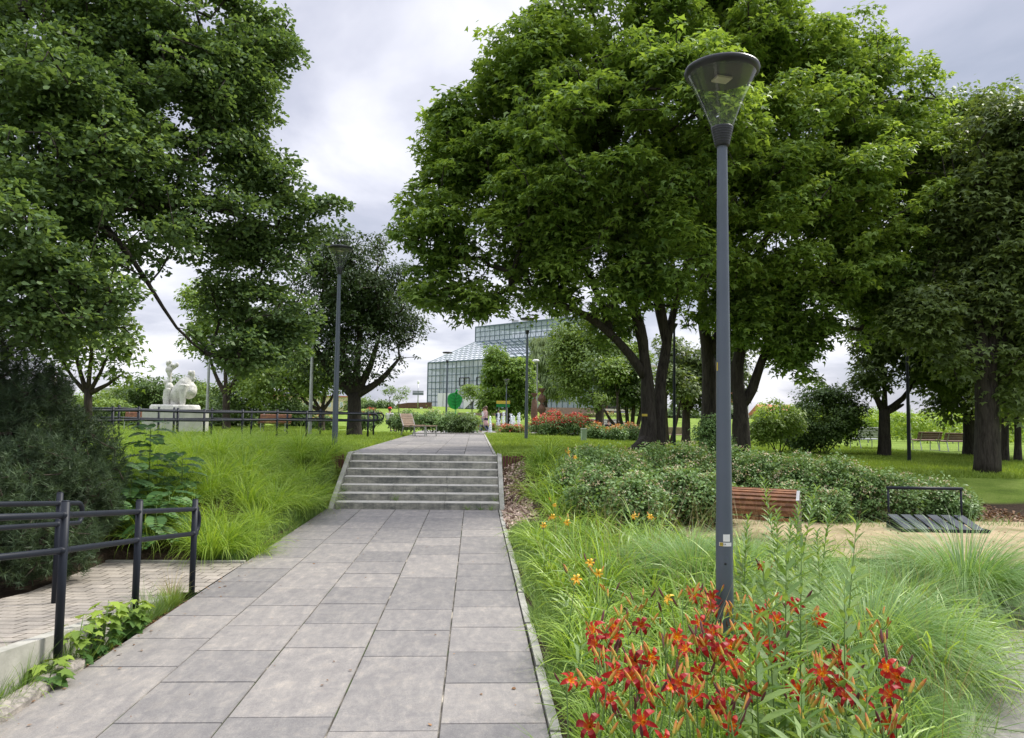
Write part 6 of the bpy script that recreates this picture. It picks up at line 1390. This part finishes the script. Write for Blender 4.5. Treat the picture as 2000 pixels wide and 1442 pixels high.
def daylily(px, py, zt, label, kind, nb, group):
    global fi
    fi += 1; hz_ = 721+93; d = ray(px, py); Y_ = (zt-EYE.z)/d.z*d.y; top = at(px, py, Y_)
    bx, by = top.x+rg.uniform(-.08, .08), top.y+rg.uniform(-.05, .10); g = H(bx, by); b_ = Vector((bx, by, g)); t = thing('daylily', label, 'flower', b_, 0, group); tt = top-b_
    f_ = obj('foliage', base_fol, t); f_.rotation_euler = (0, 0, rg.uniform(0, 6.28)); f_.scale = (.9, .9, rg.uniform(.8, 1.05))
    tipn = tt-Vector((0, 0, .045)); mb = MB(); mid = tt*.55+Vector((rg.uniform(-.02, .02), rg.uniform(-.02, .02), 0)); mb.tube([(0, 0, 0), mid, tipn], [.0042, .0035, .0028], 6); ends = []
    for k in range(nb):
        a = rg.uniform(0, 6.28); e_ = tipn+Vector((math.cos(a)*rg.uniform(.03, .075), math.sin(a)*rg.uniform(.03, .075), rg.uniform(-.06, .05))); mb.tube([mid.lerp(tipn, .75), e_], .0022, 5); ends.append((e_, a))
    mb.build('scape', M['stem'], t, True)
    if kind != 'bud':
        me = (flowM[fi % 5] if kind == 'red' else yfM[fi % 2]); fo = obj('flower', me, t); fo.location = tipn
        vd = Vector((-top.x+rg.uniform(-1.4, 1.4), -top.y*rg.uniform(.2, .8), rg.uniform(.2, 2.6))).normalized(); fo.rotation_euler = vd.to_track_quat('Z', 'Y').to_euler(); s_ = rg.uniform(.85, 1.15); fo.scale = (s_, s_, s_)
    for e_, a in ends:
        w_ = rg.random() < .18; bo = obj('withered_bloom' if w_ else 'bud', (witM[fi % 2] if w_ else budM[rg.randrange(4)]), t); bo.location = e_; bo.rotation_euler = Vector((math.cos(a)*.6, math.sin(a)*.6, 1)).to_track_quat('Z', 'Y').to_euler(); s_ = rg.uniform(.8, 1.25); bo.scale = (s_, s_, s_)
for i, (px, py) in enumerate(FL):
    daylily(px, py, rg.uniform(.56, .70) if py < 1350 else rg.uniform(.50, .58), FLBL.get(i, 'red daylily with orange throat crowded among buds at the foot of the nearest lamp'), 'red', rg.randint(2, 5), 'red daylilies round the nearest lamp')
for i in range(52):
    px, py = rg.uniform(1150, 1760), rg.uniform(1150, 1400)
    if px > 1500 and py < 1180: py += 60
    daylily(px, py, rg.uniform(.5, .66), 'daylily stem carrying only orange buds among the red flowers', 'bud', rg.randint(3, 6), 'budding daylily stems in the red clump')
YL = ['highest of four beside the mulch strip', 'just below the highest one near the mulch strip', 'right of the four near the mulch strip', 'leftmost one closest to the walk', 'left of the pair before the rose bushes', 'right of the pair before the rose bushes', 'big open bloom in the middle of the green leaves', 'among leaves at the left end of the rose bushes', 'on the slope at the lawn edge, left', 'on the slope at the lawn edge, right', 'half hidden near the red clump and lamp foot', 'small, below the big open bloom', 'small, left of the big open bloom']
for i, (px, py) in enumerate([(1083, 981), (1080, 1002), (1108, 1012), (1062, 1018), (1239, 1003), (1271, 1004), (1151, 1090), (1078, 944), (1112, 878), (1123, 888), (1310, 1160), (1170, 1108), (1125, 1120)]):
    daylily(px, py, rg.uniform(.55, .65) if py > 930 else 1.2, 'yellow daylily '+YL[i], 'yellow', 2, 'yellow daylilies scattered in the right bed')
# ---- tall weeds
def tall_weed(label, x, y, h, lean, seed, sz=.11, dense=46, mat='weed'):
    rng = np.random.default_rng(seed); t = thing('tall_weed', label, 'plant', (x, y, H(x, y)), 0, 'tall leafy weeds among the daylilies'); top = Vector((lean[0], lean[1], h)); ctl = Vector((lean[0]*.3, lean[1]*.3, h*.55)); mb = MB()
    def P(f): return Vector((0, 0, 0)).lerp(ctl, f).lerp(ctl.lerp(top, f), f)
    mb.tube([P(k/8) for k in range(9)], [.0055-.0042*k/8 for k in range(9)], 6); mb.build('stem', M['stem'], t, True); PS, AX, NR, SS = [], [], [], []
    for k in range(dense):
        f = .12+.88*(k+.5)/dense; a = k*2.4+rng.normal()*.3; el_ = .2+.7*f; d = np.array([math.cos(a)*math.cos(el_), math.sin(a)*math.cos(el_), math.sin(el_)]); PS.append(np.array(P(f))); AX.append(d); NR.append(np.array([0, 0, 1.])+rng.normal(size=3)*.2); SS.append(sz*(1.25-.85*f)*rng.uniform(.8, 1.15))
    T = ([(0, 0, 0), (.10, .3, .05), (.09, .65, .02), (0, 1, -.10), (-.09, .65, .02), (-.10, .3, .05)], [[0, 1, 2, 3, 4, 5]])
    V, F = scatter(T[0], T[1], np.array(PS), frames(np.array(AX), np.array(NR)), np.array(SS)); obj('leaves', raw_mesh('leaves', V, F, [M[mat]], rng.random(len(F))), t)
for i, (px, pyt, Y_, ln, lb) in enumerate([(1540, 1062, 3.3, (.02, 0), 'tall leafy weed left of a pair in front of the red daylilies'), (1573, 1050, 3.4, (.03, .02), 'tall leafy weed right of the pair in front of the red daylilies'), (1675, 1010, 3.6, (.10, 0), 'tallest arching weed reaching over the gravel'), (1500, 1100, 3.2, (-.06, 0), 'leaning leafy weed near the lamp foot'), (1480, 1130, 3.0, (-.02, .03), 'leafy weed low right of the lamp foot'), (1660, 1150, 3.0, (.02, .02), 'leafy weed before the fountain grass'), (1700, 1290, 2.8, (.05, 0), 'short leafy weed at the bottom right of the clump'), (1570, 1330, 2.7, (.0, 0), 'short broad leaved weed at the bottom edge'),
    (1500, 935, 6.0, (-.14, 0), 'weed stem curving up in front of the slatted bench'), (1560, 985, 5.9, (.05, 0), 'leafy weed covering the bench end'), (1590, 950, 6.1, (.2, 0), 'weed arching to the right beside the bench leg'), (1620, 990, 5.8, (.12, 0), 'leafy weed with drooping tip near the gravel'), (1520, 1000, 5.6, (0, 0), 'dense leafy weed right of the nearest lamp'), (1460, 1010, 5.8, (.05, 0), 'leafy weed touching the right side of the nearest lamp'), (1545, 1020, 5.2, (.05, 0), 'leafy weed in the middle of the soft grass'), (1600, 1040, 5.4, (-.03, 0), 'pale leafy weed behind the budding daylilies'), (1125, 870, 10.2, (0, 0), 'tall thin weed sprouting from the left rose bushes')]):
    p_ = gp(px, Y_); z_ = zat(px, pyt, Y_); tall_weed(lb, p_.x-ln[0]*.8, Y_, max(.35, z_-p_.z), ln, 700+i, .19 if Y_ < 4 else .15, 40 if Y_ < 4 else 90)
for i, (px, Y_) in enumerate([(1210, 3.9), (1330, 4.5), (1100, 5.6), (1060, 7.3), (1125, 4.4)]):
    tall_weed(['small broad weed in front of the daylily leaves', 'grey green leafy weed left of the lamp foot', 'low leafy weed by the daylily leaves at the edging', 'low weed near the concrete edging', 'broad leaved low weed by the walk edge'][i], gp(px, Y_).x, Y_, .38, (.03, 0), 740+i, .16, 22)
# fine dry grass stalks at lower right corner
put('dry_grass_tuft', blades_mesh('dry_stalks', M['straw'], 70, .65, .45, .5, .0014, 532, .12), tuple(gp(1830, 4.1)), 0, 1, 'thin dry grass stalks near the side path at the lower right', 'grass', None)
put('creeping_weed', blades_mesh('creeping_blades', M['weed'], 160, .5, 1.3, .5, .003, 533, .10), tuple(gp(1880, 4.0)), 0, (1, 1, .8), 'low creeping weed spilling on to the side path corner', 'plant', None)
# ---- vineyard rows beyond the lawn
rg = random.Random(44)
for i in range(12):
    px0, Y_ = (1470, 46+i*5); a_ = gp(1480, Y_); b_ = gp(2060, Y_+2); n = 80 if i < 6 else 50
    rng = np.random.default_rng(800+i); f = rng.random(n*2); cx_ = a_.x+(b_.x-a_.x)*f; cy_ = a_.y+(b_.y-a_.y)*f+rng.normal(size=len(f))*.15; C = np.stack([cx_, cy_, Hn(cx_, cy_)+rng.uniform(.3, 1.75+.02*i, len(f))], 1)
    root = thing('vine_row', '%s row of bright yellow green vines on stakes beyond the right lawn' % ['nearest', 'second', 'third', 'fourth', 'fifth', 'sixth', 'seventh', 'eighth', 'ninth', 'tenth', 'eleventh', 'farthest'][i], 'vines', a_)
    V, F, a = clump_leaves(rng, C, np.full(len(C), .36), 44, .20, T_DIA); obj('leaves', raw_mesh('leaves', V-np.array(a_), F, [M['vine']], a), root)
    for k in range(7):
        q = a_.lerp(b_, (k+.5)/7); q.z = H(q.x, q.y); mb = MB(); mb.tube([q-a_, q-a_+Vector((0, 0, 2.5))], .04, 6); mb.build('stake', M['galv'], root)
# far tree line closing the horizon
for i, (px, py, Y_, r) in enumerate([(60, 800, 90, 24), (-40, 790, 80, 40), (560, 800, 120, 12), (700, 800, 100, 14), (740, 806, 95, 12), (1600, 826, 110, 12), (1500, 822, 120, 12), (1700, 822, 130, 10), (1330, 812, 90, 12), (1270, 808, 100, 16), (1410, 812, 95, 14), (1850, 820, 110, 16), (1960, 815, 100, 22)]):
    gtree('distant_tree', 'distant tree on the horizon '+['at far left above the low building', 'beyond the left edge', 'below the dark tree crown', 'left of the plum tree trunk gap', 'right of the plum tree trunk', 'behind the big dark bush', 'behind the pale shrub', 'above the vine rows near the lawn tree', 'between the maple trunks', 'left of the twin trunk', 'behind the lamp pole', 'above the right benches', 'at the far right behind thin trunks'][i], px, Y_, py, [(px-4, py-4), (px+4, py-4)], .2, [(px, py, r), (px+r*1.3, py+2, r*.8), (px-r*1.3, py+2, r*.8)], 60, 1.0, 60, T_DIA, .35, 'midleaf' if i % 2 else 'bushleaf', 'bark2', 830+i)
# plate on trunk
p_ = at(1259, 811, 17.24); t = MB(); t.box((0, 0, 0), (.13, .012, .055)); o_ = t.build('number_plate', M['yellow']); o_.location = p_; tag(o_, 'small yellow plate fixed to the big maple trunk', 'plate')

wm = [blades_mesh('weed_blades', M['weed'], 22, .14, .9, 1.0, .004, 900+i, .02, 3) for i in range(3)]
rg = random.Random(5)
for i, (x, y, z, lb) in enumerate([(.30, 12.80, .09, 'small weed sprouting at the lowest riser on the right'), (.12, 12.82, .09, 'small weed at the lowest riser, second from the right kerb'), (-.10, 12.82, .09, 'tiny weed at the lowest riser near its right joint'), (-1.35, 13.10, .215, 'tiny weed on the second step near the joint'), (-2.30, 13.36, .34, 'weed on the third step at the left kerb'), (.38, 13.1, .22, 'weed on the second step at the right kerb'), (-2.3, 12.75, .09, 'weed at the foot of the left step kerb')]):
    put('small_weed', wm[i % 3], (x, y, z), i, rg.uniform(.7, 1.3), lb, 'plant', None)

lawn('seed_stalks', 'thin pale seed stalks standing among the daylily leaves', .9, 5, 3, 10, 900, 507, lambda x, y: (x < edge_x(y)-.1) & (x < 3.8), .75, 'straw', 1, .0016)

chips('leaf_litter', 'dead leaves and twigs strewn over the gravel square', 3.2, 11, 8.6, 11.3, 500, 520, 'litter', .028, None, .06)
lawn('sparse_weeds', 'sparse green weeds along the gravel edges', 3.0, 12, 10.9, 11.5, 2600, 521, lambda x, y: vnoise(x, y, 2.) > 0, .12, 'weed', 1, .004)

gm = [blades_mesh('grass_blades', M['weed'], 46, .34, .45, .8, .0030, 940+i, .03, 4) for i in range(3)]
for i, y in enumerate([3.35, 3.6, 3.9, 4.1, 4.35, 4.6, 4.8, 5.0, 6.2, 6.45]):
    put('grass_tuft', gm[i % 3], (-2.625, y, .02), i*1.7, .8+.25*((i*7) % 3)/2, ['%s upright grass tuft from the bottom edge in front of the ramp kerb' % n_ for n_ in ('first', 'second', 'third', 'fourth', 'fifth', 'sixth', 'seventh', 'eighth', 'ninth', 'tenth')][i], 'grass', None)
